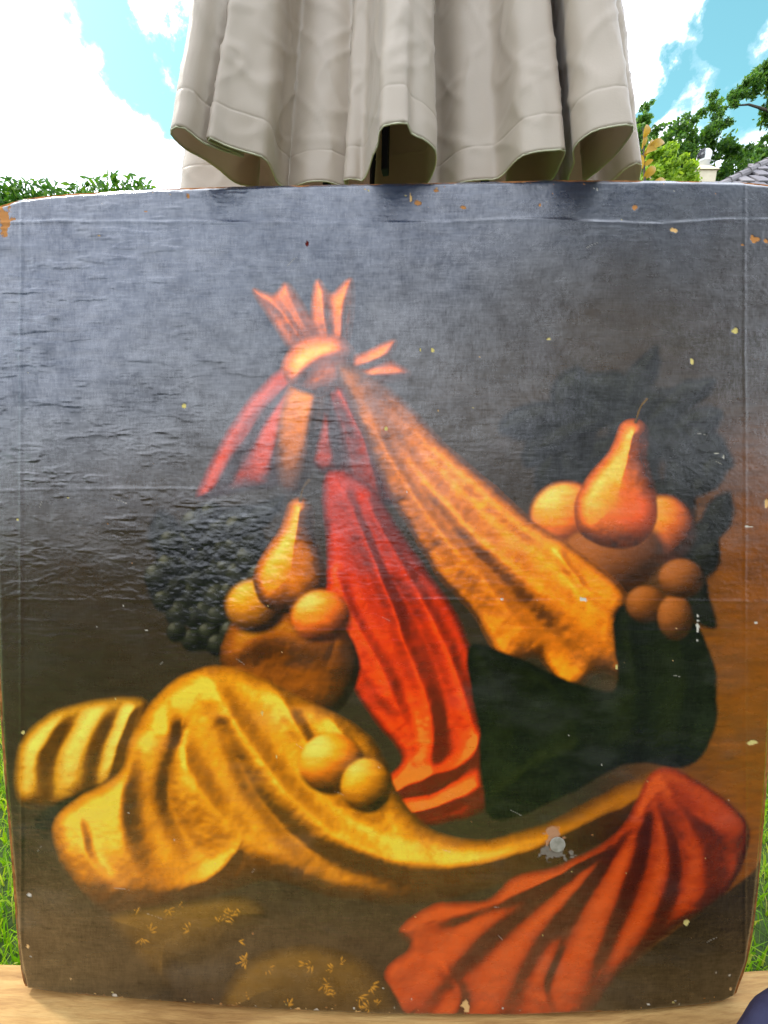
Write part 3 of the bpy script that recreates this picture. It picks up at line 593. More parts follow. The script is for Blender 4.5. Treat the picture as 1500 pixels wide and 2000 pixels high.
th1 = m.noise(1.0, 3, 0.6, vec=oc, stretch=(38, 38, 420)); th2 = m.noise(1.0, 3, 0.6, vec=oc, stretch=(420, 420, 30)); blt = m.noise(7, 6, 0.62, vec=oc, dist=0.8); blt2 = m.noise(46, 5, 0.65, vec=oc)
g0 = m.n('ShaderNodeMath', {0: th1, 1: th2}, operation='ADD').outputs[0]
g1 = m.n('ShaderNodeMapRange', {0: g0, 1: 0.0, 2: 2.0, 3: 0.38, 4: 1.62}, clamp=False).outputs[0]
g2 = m.n('ShaderNodeMath', {0: blt, 1: blt2}, operation='ADD').outputs[0]
g3 = m.n('ShaderNodeMath', {0: g1, 1: g2}, operation='ADD').outputs[0]
gl = m.n('ShaderNodeMapRange', {0: g3, 1: 1.60, 2: 2.30, 3: 0.32, 4: 1.0}).outputs[0]
ct_ = m.n('ShaderNodeMath', {0: gl, 1: lo.outputs['Fac']}, operation='SUBTRACT', use_clamp=True).outputs[0]
m.l(m.n('ShaderNodeMath', {0: ct_, 1: 0.85}, operation='MULTIPLY').outputs[0], m.b.inputs['Specular IOR Level'])
m.l(ct_, m.b.inputs['Coat Weight']); m.b.inputs['Coat IOR'].default_value = 1.6; m.b.inputs['Coat Roughness'].default_value = 0.16
hsum = m.n('ShaderNodeMath', {0: weave_x, 1: weave_z}, operation='ADD').outputs[0]
hs2 = m.n('ShaderNodeMath', {0: hsum, 1: rn2}, operation='ADD').outputs[0]
bmp = m.bump(hs2, 0.16, 0.0004); m.l(bmp.outputs[0], m.b.inputs['Coat Normal'])
M_canvas = m.m
bx_, bt_ = to_plane(760, 1984)
base_pt = plane_pt(0, float(bt_))
paint = empty('painting', tuple(base_pt), 'old cracked unframed oil painting of red and golden cloth with fruit on the bench', 'painting')
link('canvas', me, M_canvas, paint, smooth=True)
# stretcher bars behind
def quad_bar(p, q, r, s_):
    """bar from four pixel corners, set behind the cloth"""
    bm = bmesh.new(); vs = []
    for h in (-0.0125, -0.030):
        for (px_, py_) in (p, q, r, s_):
            x_, t_ = to_plane(px_, py_); vs.append(bm.verts.new(plane_pt(float(x_), float(t_), h)))
    for fc in ((0, 1, 2, 3), (7, 6, 5, 4), (0, 4, 5, 1), (1, 5, 6, 2), (2, 6, 7, 3), (3, 7, 4, 0)): bm.faces.new([vs[i] for i in fc])
    return from_bm(bm, 'stretcher_bar')
for qd in (((62, 408), (1455, 372), (1455, 440), (62, 470)), ((80, 1850), (1400, 1880), (1380, 1938), (90, 1915)), ((12, 474), (70, 474), (100, 1846), (60, 1840)), ((1430, 450), (1490, 450), (1440, 1870), (1402, 1872))):
    link('stretcher_bar', quad_bar(*qd), M_stretch, paint)
# little round sticker on the paint
bm = bmesh.new(); x_, t_ = to_plane(1088, 1648); c0 = plane_pt(float(x_), float(t_), 0.0012)
rings = []
for r_, h_ in ((0.0118, 0.0), (0.0118, 0.0006), (0.0105, 0.0010), (0.002, 0.0011)):
    rings.append([bm.verts.new(c0 + Vector((math.cos(q) * r_, 0, 0)) + up_p * math.sin(q) * r_ + n_p * h_) for q in np.linspace(0, 2 * math.pi, 28, endpoint=False)])
for r0, r1 in zip(rings, rings[1:]):
    for q in range(28): bm.faces.new((r0[q], r1[q], r1[(q + 1) % 28], r0[(q + 1) % 28]))
bm.faces.new(rings[-1]); bmesh.ops.recalc_face_normals(bm, faces=bm.faces)
st = link('sticker', from_bm(bm, 'sticker'), simple('sticker_film', [(0.3, (0.22, 0.20, 0.15)), (0.7, (0.36, 0.33, 0.27))], scale=120, rough=0.3, bump=0.1, bd=0.0003), paint)
st['label'] = 'small round milky sticker low on the right of the painting'

# ------------------------------------------------------------------ bench
xs = np.linspace(-1.0, 0.95, 79)
def bot_z(x):
    """height of the painting's lower edge, which the worn plank follows"""
    c = catmull(bot_xy, 8); X, T_ = to_plane(c[:, 0], c[:, 1]); z = P0.z + T_ * ca
    return np.interp(x, X, z)
zb = bot_z(np.clip(xs, -0.66, 0.62)); zb = zb - 0.004
kern = np.ones(9) / 9; zb = np.convolve(np.pad(zb, 4, mode='edge'), kern, 'valid'); zb = zb - 0.003
yb = float(base_pt.y)
bench = empty('wooden_bench', (0, yb, 0), 'pale weathered wooden bench carrying the painting', 'bench')
def plank(y0, y1, th, dz):
    prof = [(y0 + 0.004, -th), (y0, -th + 0.004), (y0, -0.010), (y0 + 0.003, -0.003), (y0 + 0.010, 0), (y1 - 0.010, 0), (y1 - 0.003, -0.003), (y1, -0.010), (y1, -th + 0.004), (y1 - 0.004, -th)]
    v = []; f = []
    for i, x in enumerate(xs):
        for (y, z) in prof: v.append((x, y + 0.0015 * mnoise.noise((x * 3, y0, 0)), zb[i] + z + dz + 0.001 * mnoise.noise((x * 5, y * 20, 3))))
    n = len(prof)
    for i in range(len(xs) - 1):
        for k in range(n): f.append((i * n + k, i * n + (k + 1) % n, (i + 1) * n + (k + 1) % n, (i + 1) * n + k))
    f.append(tuple(range(n))[::-1]); f.append(tuple((len(xs) - 1) * n + k for k in range(n)))
    return mesh('plank', v, f)
link('plank', plank(yb - 0.105, yb + 0.045, 0.045, 0), M_bench, bench)
link('plank', plank(yb - 0.262, yb - 0.112, 0.045, -0.002), M_bench, bench)
for lx in (-0.82, 0.78):
    for ly in (yb - 0.22, yb + 0.005):
        zt = float(np.interp(lx, xs, zb)) - 0.046
        bm = bmesh.new(); add_box(bm, (lx, ly, zt / 2 - 0.01), (0.06, 0.06, zt + 0.02), bevel=0.004); link('leg', from_bm(bm, 'leg'), M_bench, bench)

# ------------------------------------------------------------------ closed parasol
H = 0.365; ZH = ZC + H
def hem(px, py):
    d = px_dir(px, py); t = H / d.z; return (d.x * t, d.y * t)
def hid(px, d): return ((px - 750) / F * (cb * d - sb * H), d)
hem_pts = [hid(352, 0.80), hid(358, 0.765), hid(420, 0.76), hid(480, 0.755), hid(505, 0.735), hem(463, 357), hem(430, 332), hem(400, 311), hem(362, 290), hem(340, 268), hem(335, 256), hem(343, 247), hem(354, 246), hem(367, 253), hem(383, 267), hem(403, 279),
           hem(440, 293), hem(468, 303), hem(478, 306), hem(470, 300), hem(440, 288), hem(412, 276), hem(403, 271), hem(412, 269), hem(440, 283), hem(480, 296), hem(513, 306), hem(528, 326), hem(540, 354), hid(556, 0.735),
           hid(562, 0.745), hid(575, 0.735), hid(600, 0.722), hid(640, 0.722), hid(668, 0.735), hid(682, 0.742), hid(676, 0.728), hid(672, 0.716), hid(690, 0.712), hem(708, 352), hem(720, 330), hem(728, 303), hem(738, 280), hem(742, 254), hem(750, 243), hem(772, 240), hem(793, 240), hem(799, 255), hem(806, 264), hem(826, 272), hem(845, 288), hem(851, 300), hem(849, 325), hem(838, 351), hid(825, 0.725), hid(770, 0.735), hid(735, 0.74), hid(738, 0.752), hid(790, 0.752), hid(848, 0.765),
           hid(868, 0.755), hid(900, 0.722), hid(945, 0.714), hem(968, 350), hem(986, 338), hem(1002, 319), hem(1022, 303), hem(1052, 295), hem(1085, 293), hem(1101, 292), hem(1103, 300), hem(1092, 325), hem(1080, 347), hid(1060, 0.728), hid(1010, 0.733), hid(990, 0.74), hid(1000, 0.75), hid(1050, 0.755), hid(1092, 0.76), hid(1107, 0.735), hem(1112, 345), hem(1122, 318), hem(1120, 300), hem(1122, 287), hem(1135, 271), hem(1160, 255), hem(1192, 247), hem(1226, 243), hem(1235, 247), hem(1232, 262), hem(1205, 297), hem(1170, 330), hem(1145, 349),
           hid(1140, 0.73), hid(1165, 0.745), hid(1195, 0.72), hem(1216, 336), hem(1238, 323), hem(1249, 321), hem(1251, 330), hid(1246, 0.735), hid(1250, 0.80)]
AX = Vector(hid(792, 0.98)); AX = (AX[0], 0.98)
# round the back, unseen: regular folds
aa = math.atan2(hem_pts[-1][1] - AX[1], hem_pts[-1][0] - AX[0]); ab = math.atan2(hem_pts[0][1] - AX[1], hem_pts[0][0] - AX[0])
if ab < aa: ab += 2 * math.pi
ra = math.hypot(hem_pts[-1][0] - AX[0], hem_pts[-1][1] - AX[1])
nb_ = 26
for k in range(1, nb_):
    q = aa + (ab - aa) * k / nb_; r_ = ra * (1.0 if k % 2 else 0.80) * (1 - 0.18 * math.sin(math.pi * k / nb_))
    hem_pts.append((AX[0] + math.cos(q) * r_, AX[1] + math.sin(q) * r_))
HC = catmull(hem_pts, 8, True)
s_ = np.r_[0, np.cumsum(np.hypot(*np.diff(np.vstack([HC, HC[:1]]), axis=0).T))]
NH = 1000
q_ = np.linspace(0, s_[-1], NH, endpoint=False); HCc = np.vstack([HC, HC[:1]])
HX = np.interp(q_, s_, HCc[:, 0]); HY = np.interp(q_, s_, HCc[:, 1])
zr = np.concatenate([np.linspace(0, 0.008, 3), np.linspace(0.012, 0.040, 8), np.array([0.0425, 0.0445, 0.0460, 0.0475, 0.0495]), np.linspace(0.056, 0.30, 46), np.linspace(0.32, 1.55, 40)])
tx = np.roll(HX, -1) - np.roll(HX, 1); ty = np.roll(HY, -1) - np.roll(HY, 1); tl = np.hypot(tx, ty); nxh, nyh = ty / tl, -tx / tl
V = np.zeros((len(zr), NH, 3))
def smc(a, n):
    k = np.ones(n) / n; return np.convolve(np.r_[a[-n:], a, a[:n]], k, 'same')[n:-n]
SX, SY = smc(HX, 25), smc(HY, 25); TX, TY = smc(HX, 5), smc(HY, 5)
for i, z in enumerate(zr):
    f1 = min(1, z / 0.10); f2 = min(1, max(0, (z - 0.08) / 0.5))
    bx0 = HX * (1 - f1) + TX * f1; by0 = HY * (1 - f1) + TY * f1
    bx0 = bx0 * (1 - f2) + SX * f2; by0 = by0 * (1 - f2) + SY * f2
    sc = 1 - 0.5 * z if z < 1.2 else 0.4 * (1 - ((z - 1.2) / 0.35) ** 2 * 0.85)
    amp = 0.0030 * min(1, 0.25 + z / 0.08)
    wrk = np.array([mnoise.noise((q * 9, z * 4.5, 0.3)) + 0.7 * mnoise.noise((q * 17 + z * 22, z * 11 - q * 6, 4.0)) + 0.35 * mnoise.noise((q * 42 - z * 30, z * 30, 8.0)) for q in q_])
    cr1 = np.array([mnoise.noise((q * 13 + z * 9, z * 7 - q * 3, 11.0)) for q in q_]); cr2 = np.array([mnoise.noise((q * 10 - z * 14, z * 9 + q * 2, 21.0)) for q in q_])
    rip = np.array([mnoise.noise((q * 26, z * 3.0, 31.0)) for q in q_])
    wrk = 0.55 * wrk + 0.5 * rip + 0.65 * np.exp(-(cr1 / 0.06) ** 2) + 0.60 * np.exp(-(cr2 / 0.05) ** 2) * (1 if z > 0.05 else 0.3)
    pull = 0
    if z < 0.07:
        pull = np.array([0.0022 * mnoise.noise((q * 30, z * 12, 2.2)) for q in q_]) * math.exp(-((z - 0.05) / 0.016) ** 2)
    seam = -0.0008 * math.exp(-((z - 0.046) / 0.0012) ** 2) + (0.0004 if z < 0.045 else 0)
    off = amp * wrk + seam + pull
    V[i, :, 0] = AX[0] + (bx0 - AX[0]) * sc + nxh * off
    V[i, :, 1] = AX[1] + (by0 - AX[1]) * sc + nyh * off
    V[i, :, 2] = ZH + z + 0.003 * np.array([mnoise.noise((q * 6, 0, 5)) for q in q_]) * max(0, 1 - z / 0.05)
ii = np.arange(len(zr) * NH).reshape(len(zr), NH)
Fq = np.stack([ii[:-1], np.roll(ii[:-1], -1, 1), np.roll(ii[1:], -1, 1), ii[1:]], -1).reshape(-1, 4)
par = empty('parasol', (AX[0], AX[1], 0), 'closed beige garden parasol with hanging folds behind the painting', 'parasol')
can = link('canopy', np_mesh('canopy', V.reshape(-1, 3), Fq), M_cloth, par, smooth=True)
sol = can.modifiers.new('thickness', 'SOLIDIFY'); sol.thickness = 0.0014; sol.offset = 0
# piping along the hem
step = 2; ring = V[0, ::step]; K = len(ring); sg = 6; pv = []
rt = np.stack([nxh[::step], nyh[::step], np.zeros(K)], 1)
for k in range(sg):
    a = 2 * math.pi * k / sg; pv.append(ring + rt * math.cos(a) * 0.0011 + np.array([0, 0, 1]) * (math.sin(a) * 0.0011 - 0.0005))
pv = np.stack(pv, 1); pi_ = np.arange(K * sg).reshape(K, sg)
pf = np.stack([pi_, np.roll(pi_, -1, 0), np.roll(np.roll(pi_, -1, 0), -1, 1), np.roll(pi_, -1, 1)], -1).reshape(-1, 4)
link('hem_piping', np_mesh('hem_piping', pv.reshape(-1, 3), pf), M_pipe, par, smooth=True)
# pole, ribs, foot
bm = bmesh.new(); add_tube(bm, [(AX[0], AX[1], 0.05), (AX[0], AX[1], 1.6), (AX[0], AX[1], ZH + 1.62)], 0.024, 16); link('pole', from_bm(bm, 'pole'), M_dark, par, smooth=True)
bm = bmesh.new(); add_lathe(bm, (AX[0], AX[1], 0), [(0.27, 0.0), (0.28, 0.03), (0.25, 0.06), (0.06, 0.08), (0.04, 0.10), (0.04, 0.30), (0.03, 0.31)], 28); link('foot', from_bm(bm, 'foot'), M_dark, par, smooth=False)
bm = bmesh.new(); add_lathe(bm, (AX[0], AX[1], ZH + 1.56), [(0.05, 0), (0.055, 0.02), (0.03, 0.05), (0.012, 0.09)], 16); link('finial', from_bm(bm, 'finial'), M_dark, par, smooth=True)
rib_at = [hid(752, 0.705), hid(1085, 0.78), hid(470, 0.80)] + [(AX[0] + 0.2 * math.cos(q), AX[1] + 0.2 * math.sin(q)) for q in (0.3, 1.2, 2.0, 2.8)]
for (rx, ry) in rib_at:
    bm = bmesh.new(); dv = Vector((rx - AX[0], ry - AX[1], 0)); a = math.atan2(dv.y, dv.x) - math.pi / 2
    p0 = Vector((rx, ry, ZH + 0.004)); p1 = Vector((AX[0] + dv.x * 0.42, AX[1] + dv.y * 0.42, ZH + 1.15)); mid = (p0 + p1) / 2; d = p1 - p0
    rot = d.to_track_quat('Z', 'Y').to_matrix(); add_box(bm, mid, (0.010, 0.016, d.length), rot, 0.002); link('rib', from_bm(bm, 'rib'), M_navy, par)

# ------------------------------------------------------------------ leaves
def leaf_cards(centers, size, seed, updir=0.3, elong=1.7):
    r = np.random.RandomState(seed); n = len(centers)
    d = r.normal(size=(n, 3)); d[:, 2] += updir; d /= np.linalg.norm(d, axis=1)[:, None]
    e = np.cross(d, r.normal(size=(n, 3))); e /= np.linalg.norm(e, axis=1)[:, None]
    nn = np.cross(d, e)
    s = size * r.uniform(0.6, 1.35, n)[:, None]
    c = centers
    a = c - d * s * elong * 0.5; b = c + d * s * elong * 0.5
    l1 = c + e * s * 0.42 + nn * s * 0.12; l2 = c - e * s * 0.42 + nn * s * 0.12
    Vv = np.stack([a, l1, b, l2], 1).reshape(-1, 3); o = np.arange(n) * 4
    return Vv, np.stack([o, o + 1, o + 2, o + 3], 1)
def clump_points(clumps, n, seed, shell=0.5):
    r = np.random.RandomState(seed); w_ = np.array([c[3] ** 2 for c in clumps]); w_ = w_ / w_.sum()
    k = r.choice(len(clumps), n, p=w_); C_ = np.array([c[:3] for c in clumps]); R_ = np.array([c[3] for c in clumps])
    d = r.normal(size=(n, 3)); d /= np.linalg.norm(d, axis=1)[:, None]
    return C_[k] + d * (R_[k] * (shell + (1 - shell) * r.rand(n)) * r.uniform(0.55, 1.15, n))[:, None] * np.array([1, 1, 0.8])
def crown(name, clumps, n, size, seed, mat, parent, **k):
    Vv, Ff = leaf_cards(clump_points(clumps, n, seed), size, seed + 1, **k); return link(name, np_mesh(name, Vv, Ff), mat, parent)
def sub_clumps(clumps, m_, rr, seed):
    r = random.Random(seed); o = []
    for (x, y, z, R) in clumps:
        for _ in range(m_):
            v_ = Vector((r.gauss(0, 1), r.gauss(0, 1), r.gauss(0, 1))).normalized() * R * r.uniform(0.35, 1.0)
            o.append((x + v_.x, y + v_.y, z + v_.z * 0.85, R * rr * r.uniform(0.6, 1.2)))
    return o
def trunk(name, base, nodes, r0, parent, seed=0, limb=0.2):
    """trunk to the crown's middle, limbs on to each clump"""
    r = random.Random(seed); bm = bmesh.new(); cz = Vector((sum(n[0] for n in nodes) / len(nodes), sum(n[1] for n in nodes) / len(nodes), min(n[2] for n in nodes)))
    b = Vector(base); fork = Vector((b.x * 0.5 + cz.x * 0.5, b.y * 0.5 + cz.y * 0.5, b.z + (cz.z - b.z) * 0.7))
    mid = (b + fork) / 2 + Vector((r.uniform(-0.1, 0.1), r.uniform(-0.1, 0.1), 0))
    add_tube(bm, [b - Vector((0, 0, 0.1)), b + Vector((0, 0, 0.25)), mid, fork], [r0 * 1.5, r0 * 1.05, r0 * 0.85, r0 * 0.7], 10)
    for n in nodes:
        p = Vector(n[:3]); q = fork.lerp(p, 0.5) + Vector((r.uniform(-1, 1), r.uniform(-1, 1), r.uniform(0, 1))) * (p - fork).length * 0.10
        add_tube(bm, [fork - Vector((0, 0, 0.05)), q, p], [r0 * limb, r0 * limb * 0.5, r0 * limb * 0.12], 7)
    return link(name, from_bm(bm, name), M_bark, parent, smooth=True)

# oak beyond the house
def P(px, py, t, rpx): v_ = at(px, py, t); return (v_.x, v_.y, v_.z, rpx / F * t)
oak = [P(1390, 205, 15, 22), P(1400, 240, 15, 26), P(1335, 245, 14.5, 26), P(1360, 275, 15, 30), P(1310, 290, 14.5, 30), P(1400, 290, 15, 28), P(1435, 300, 15, 24), P(1340, 320, 15, 34), P(1390, 335, 15, 34), P(1300, 335, 15, 34), P(1330, 380, 15, 60), P(1420, 380, 15, 60), P(1375, 420, 15.5, 70)]
t_ = empty('oak_tree', (oak[-1][0], oak[-1][1], 0), 'green oak tree with a ragged crown rising behind the white chimney', 'tree', 'trees beyond the garden')
crown('crown', sub_clumps(oak, 12, 0.5, 3), 26000, 0.085, 5, M_oak, t_); trunk('trunk', (oak[-1][0], oak[-1][1], 0), oak, 0.24, t_, 1)
sm_oak = [P(1262, 212, 17, 12), P(1258, 240, 17, 20), P(1275, 262, 17, 16), P(1245, 270, 17, 26), P(1265, 310, 17, 40), P(1225, 330, 17, 50), P(1250, 380, 17, 60)]
t_ = empty('oak_tree', (sm_oak[-1][0], sm_oak[-1][1], 0), 'small thin topped tree just right of the parasol hem', 'tree', 'trees beyond the garden')
crown('crown', sub_clumps(sm_oak, 12, 0.5, 13), 12000, 0.085, 15, M_oak, t_); trunk('trunk', (sm_oak[-1][0], sm_oak[-1][1], 0), sm_oak, 0.2, t_, 2)
rt_ = [P(1492, 130, 13, 22), P(1465, 165, 13, 16), P(1440, 185, 13, 18), P(1432, 205, 13, 10), P(1490, 165, 13, 22), P(1520, 150, 13, 34), P(1545, 200, 13, 40), P(1505, 205, 13, 14), P(1497, 270, 13, 10), P(1570, 260, 13, 60), P(1600, 330, 13, 80), P(1560, 110, 13, 40), P(1610, 180, 13, 70)]
t_ = empty('oak_tree', (rt_[-3][0], rt_[-3][1], 0), 'tall tree reaching a leafy branch over the tiled roof', 'tree', 'trees beyond the garden')
crown('crown', sub_clumps(rt_, 12, 0.5, 23), 24000, 0.08, 25, M_oak, t_); trunk('trunk', (rt_[-3][0], rt_[-3][1], 0), [rt_[k] for k in (6, 9, 10, 11, 12)], 0.26, t_, 3)
bm = bmesh.new(); add_tube(bm, [at(*q_, 13) for q_ in ((1620, 240), (1540, 232), (1495, 214), (1462, 204), (1440, 206), (1422, 210))], [0.10, 0.06, 0.04, 0.03, 0.02, 0.008], 7); link('branch', from_bm(bm, 'branch'), M_bark, t_, smooth=True)
lo_ = [P(1445, 305, 17, 20), P(1470, 300, 17, 20), P(1493, 290, 17, 20), P(1480, 325, 17, 26), P(1520, 300, 17, 34), P(1455, 335, 17, 30), P(1560, 330, 17, 50), P(1500, 370, 17, 60)]
t_ = empty('oak_tree', (lo_[-1][0], lo_[-1][1], 0), 'low dark tree peeping over the hip of the tiled roof', 'tree', 'trees beyond the garden')
crown('crown', sub_clumps(lo_, 12, 0.5, 33), 14000, 0.085, 35, M_oak, t_); trunk('trunk', (lo_[-1][0], lo_[-1][1], 0), lo_, 0.2, t_, 4)
# bright bush
bu = [P(1300, 300, 5, 26), P(1275, 305, 5, 20), P(1330, 325, 5, 24), P(1310, 335, 5, 34), P(1275, 345, 5, 34), P(1335, 355, 5, 34), P(1300, 400, 5, 60), P(1300, 520, 5, 80), P(1320, 660, 5, 90)]
t_ = empty('bush', (bu[-1][0], bu[-1][1], 0), 'bright yellow green bush left of the chimney', 'bush')
crown('foliage', sub_clumps(bu, 8, 0.42, 43), 14000, 0.034, 45, M_bush, t_); trunk('stem', (bu[-1][0], bu[-1][1], 0), bu, 0.03, t_, 5)
# yellow shrub with large leaves
def big_leaf(p, tip, wd, bend=0.15):
    p, tip = Vector(p), Vector(tip); d = tip - p; side = d.cross(Vector((0.2, -1, 0.35))).normalized(); nn = side.cross(d).normalized()
    v = []; n = 7
    for i in range(n + 1):
        s = i / n; wv = wd * math.sin(math.pi * s ** 0.85) ** 0.9 + 0.0006; c = p + d * s + nn * d.length * bend * math.sin(math.pi * s)
        v += [c - side * wv + nn * wv * 0.25, c, c + side * wv + nn * wv * 0.25]
    f = []
    for i in range(n):
        for k in range(2): a = i * 3 + k; f.append((a, a + 1, a + 4, a + 3))
    return mesh('leaf', v, f)
t0 = 2.4; sb_ = at(1262, 420, t0)
ys = empty('shrub', (sb_.x, sb_.y, 0), 'shrub with large golden yellow leaves at the right edge of the parasol', 'shrub')
bm = bmesh.new(); add_tube(bm, [(sb_.x, sb_.y, -0.05), (sb_.x + 0.02, sb_.y, 0.9), sb_, at(1258, 330, t0), at(1256, 250, t0)], [0.018, 0.014, 0.010, 0.006, 0.002], 8); link('stem', from_bm(bm, 'stem'), M_bark, ys, smooth=True)
for (a, b, wd) in [((1256, 272), (1264, 243), 0.020), ((1262, 295), (1298, 278), 0.024), ((1258, 300), (1284, 292), 0.022), ((1255, 310), (1275, 272), 0.016), ((1257, 325), (1276, 312), 0.014), ((1256, 350), (1280, 326), 0.024), ((1258, 345), (1270, 350), 0.018), ((1255, 330), (1236, 300), 0.024), ((1260, 380), (1300, 352), 0.026), ((1258, 385), (1228, 360), 0.026), ((1258, 410), (1296, 396), 0.026), ((1253, 292), (1256, 262), 0.014)]:
    link('leaf', big_leaf(at(*a, t0), at(*b, t0 - random.uniform(-0.05, 0.08)), wd), M_magn, ys, smooth=True)

# ------------------------------------------------------------------ hedges
def hedge(name, x0, x1, y0, y1, z1, n, size, seed, label, mat=M_hedge, rot=0.0, noise_amp=0.06, bias=1.0):
    e = empty(name, ((x0 + x1) / 2, (y0 + y1) / 2, 0), label, 'hedge')
    r = np.random.RandomState(seed)
    bm = bmesh.new(); add_box(bm, ((x0 + x1) / 2, (y0 + y1) / 2, z1 / 2 - 0.06), (x1 - x0 - 0.16, y1 - y0 - 0.16, z1 - 0.04)); 
    link('inner_twigs', from_bm(bm, 'inner_twigs'), M_hedge_core, e)
    Lx, Ly = x1 - x0, y1 - y0
    areas = np.array([Lx * Ly * 2.5, Lx * z1, Lx * z1, Ly * z1, Ly * z1]); pr = areas / areas.sum(); k = r.choice(5, n, p=pr)
    a, b = r.rand(n), r.rand(n) ** bias
    x = np.where(k == 3, x0, np.where(k == 4, x1, x0 + a * Lx)); y = np.where(k == 1, y0, np.where(k == 2, y1, y0 + np.where(k >= 3, a, b) * Ly)); z = np.where(k == 0, z1, b * z1)
    c = np.stack([x, y, z + 0.02 - np.abs(r.normal(size=n)) * 0.05], 1) + r.normal(size=(n, 3)) * np.array([0.03, 0.03, 0.012])
    bumps = np.array([mnoise.noise((p[0] * 2.2, p[1] * 2.2, p[2] * 2.2)) for p in c]) * noise_amp + np.array([mnoise.noise((p[0] * 7, p[1] * 7, p[2] * 7)) for p in c]) * noise_amp * 0.5
    c[:, 2] += bumps * (c[:, 2] / z1); c[:, 1] += np.where(k == 1, -bumps, bumps)
    Vv, Ff = leaf_cards(c, size, seed + 1, updir=0.8, elong=2.4)
    return link('foliage', np_mesh('foliage', Vv, Ff), mat, e)
hA = at(0, 322, 1); kA = 3.6 / hA.y
pA = at(0, 322, kA); pB = at(268, 366, 3.6 / at(268, 366, 1).y)
hedge('hedge', -5.2, pB.x + 0.02, 3.6, 4.5, (pA.z + pB.z) / 2 - 0.02, 60000, 0.027, 61, 'clipped green hedge at the left, behind the painting', bias=0.45, noise_amp=0.025)
# unseen hedge and tree added behind the camera to darken the varnish reflections
hedge('hedge', -4.2, 4.4, -2.95, -2.1, 1.5, 26000, 0.055, 71, 'unseen low dark hedge added behind the camera to darken the varnish reflection', M_darktree, noise_amp=0.04)
bt = [(3.0, -5.0, 4.6, 1.3), (4.4, -4.8, 5.6, 1.6), (6.2, -4.8, 5.0, 1.5), (4.0, -5.2, 3.2, 1.4), (5.8, -5.2, 3.2, 1.5), (4.9, -5.0, 7.2, 1.5), (2.4, -5.3, 3.0, 1.0), (3.6, -5.1, 6.8, 1.0), (6.4, -5.1, 6.6, 1.2)]
t_ = empty('reflection_tree', (4.8, -5.0, 0), 'unseen broad dark tree added behind the camera to dim the right of the varnish', 'tree')
crown('crown', sub_clumps(bt, 9, 0.45, 53), 24000, 0.16, 55, M_darktree, t_); trunk('trunk', (4.8, -5.0, 0), bt, 0.2, t_, 6)

# ------------------------------------------------------------------ house
HD = Vector((1.70, 1.025, 0.98)); tp, tl_ = HD.z / HD.y, HD.z / HD.x      # direction of the hip; slopes of the front and the left roof face
ex, ey, ez = 6.55 - 0.8 * HD.x, 9.18 - 0.8 * HD.y, 5.83 - 0.8 * HD.z - 0.16         # eaves corner
LX, LY = 13.0, 6.4
house = empty('house', (ex + LX / 2, ey + LY / 2, 0), 'house with a grey tiled hip roof and cream chimney at the right', 'house')
bm = bmesh.new(); add_box(bm, (ex + LX / 2, ey + LY / 2, (ez - 0.05) / 2), (LX - 0.7, LY - 0.7, ez - 0.05)); wall = link('wall', from_bm(bm, 'wall'), M_wall, house)
hr = LY / 2; rz = ez + hr * tp; hx = hr * HD.x / HD.y
v = [(ex, ey, ez), (ex + LX, ey, ez), (ex + LX, ey + LY, ez), (ex, ey + LY, ez), (ex + hx, ey + hr, rz), (ex + LX - hx, ey + hr, rz)]
f = [(0, 1, 5, 4), (1, 2, 5), (2, 3, 4, 5), (3, 0, 4), (3, 2, 1, 0)]
roof = link('roof', mesh('roof', v, f), M_dark, house)
bm = bmesh.new(); add_box(bm, (ex + LX / 2, ey - 0.05, ez - 0.03), (LX + 0.1, 0.10, 0.14), bevel=0.01); add_box(bm, (ex - 0.05, ey + LY / 2, ez - 0.03), (0.10, LY + 0.1, 0.14), bevel=0.01)
link('gutter', from_bm(bm, 'gutter'), M_white, house)
tw, tlen = 0.34, 0.34
bm = bmesh.new(); add_box(bm, (0, 0.5 * tlen, 0.02), (tw - 0.075, tlen + 0.06, 0.045), bevel=0.012); tile_me = from_bm(bm, 'tile'); tile_me.materials.append(M_tile)
th_ = math.atan(tp); count = 0
half_me = None
for row in range(13):
    sl_ = row * tlen; yy = sl_ * math.cos(th_); xl = ex + yy * HD.x / HD.y + 0.10; xr = ex + LX - yy * HD.x / HD.y
    x0_ = math.floor((xl - ex) / tw) * tw + ex + (0.5 * tw if row % 2 else 0)
    x = x0_
    while x < min(xr, ex + 7.5):
        if x - tw / 2 > xl - 0.05 and count < 290:
            o = bpy.data.objects.new('tile', tile_me); COL.objects.link(o); o.parent = roof
            wl = Vector((x, ey + yy, ez + sl_ * math.sin(th_) + 0.045))
            o.location = wl; o.rotation_euler = (th_ - rad(4.5), rad(random.uniform(-0.6, 0.6)), 0); count += 1
        x += tw
bm = bmesh.new()
nseg = 16
for k in range(nseg):
    a = Vector((ex, ey, ez)).lerp(Vector((ex + hx, ey + hr, rz)), k / nseg); b = Vector((ex, ey, ez)).lerp(Vector((ex + hx, ey + hr, rz)), (k + 1.06) / nseg)
    add_tube(bm, [a + Vector((0, 0, 0.05)), b + Vector((0, 0, 0.035))], [0.085, 0.075], 10)
hipt = link('hip_tiles', from_bm(bm, 'hip_tiles'), simple('hip_tile', [(0.3, (0.14, 0.125, 0.13)), (0.7, (0.22, 0.2, 0.2))], scale=4), roof)
# chimney
cc = at(1364, 344, 9.0)
bm = bmesh.new(); zb0 = ez + (cc.x - ex) * tl_ - 0.4; ztop = at(1364, 344, 9.0).z
add_box(bm, (cc.x, cc.y, (zb0 + ztop) / 2), (0.46, 0.46, ztop - zb0), bevel=0.01)
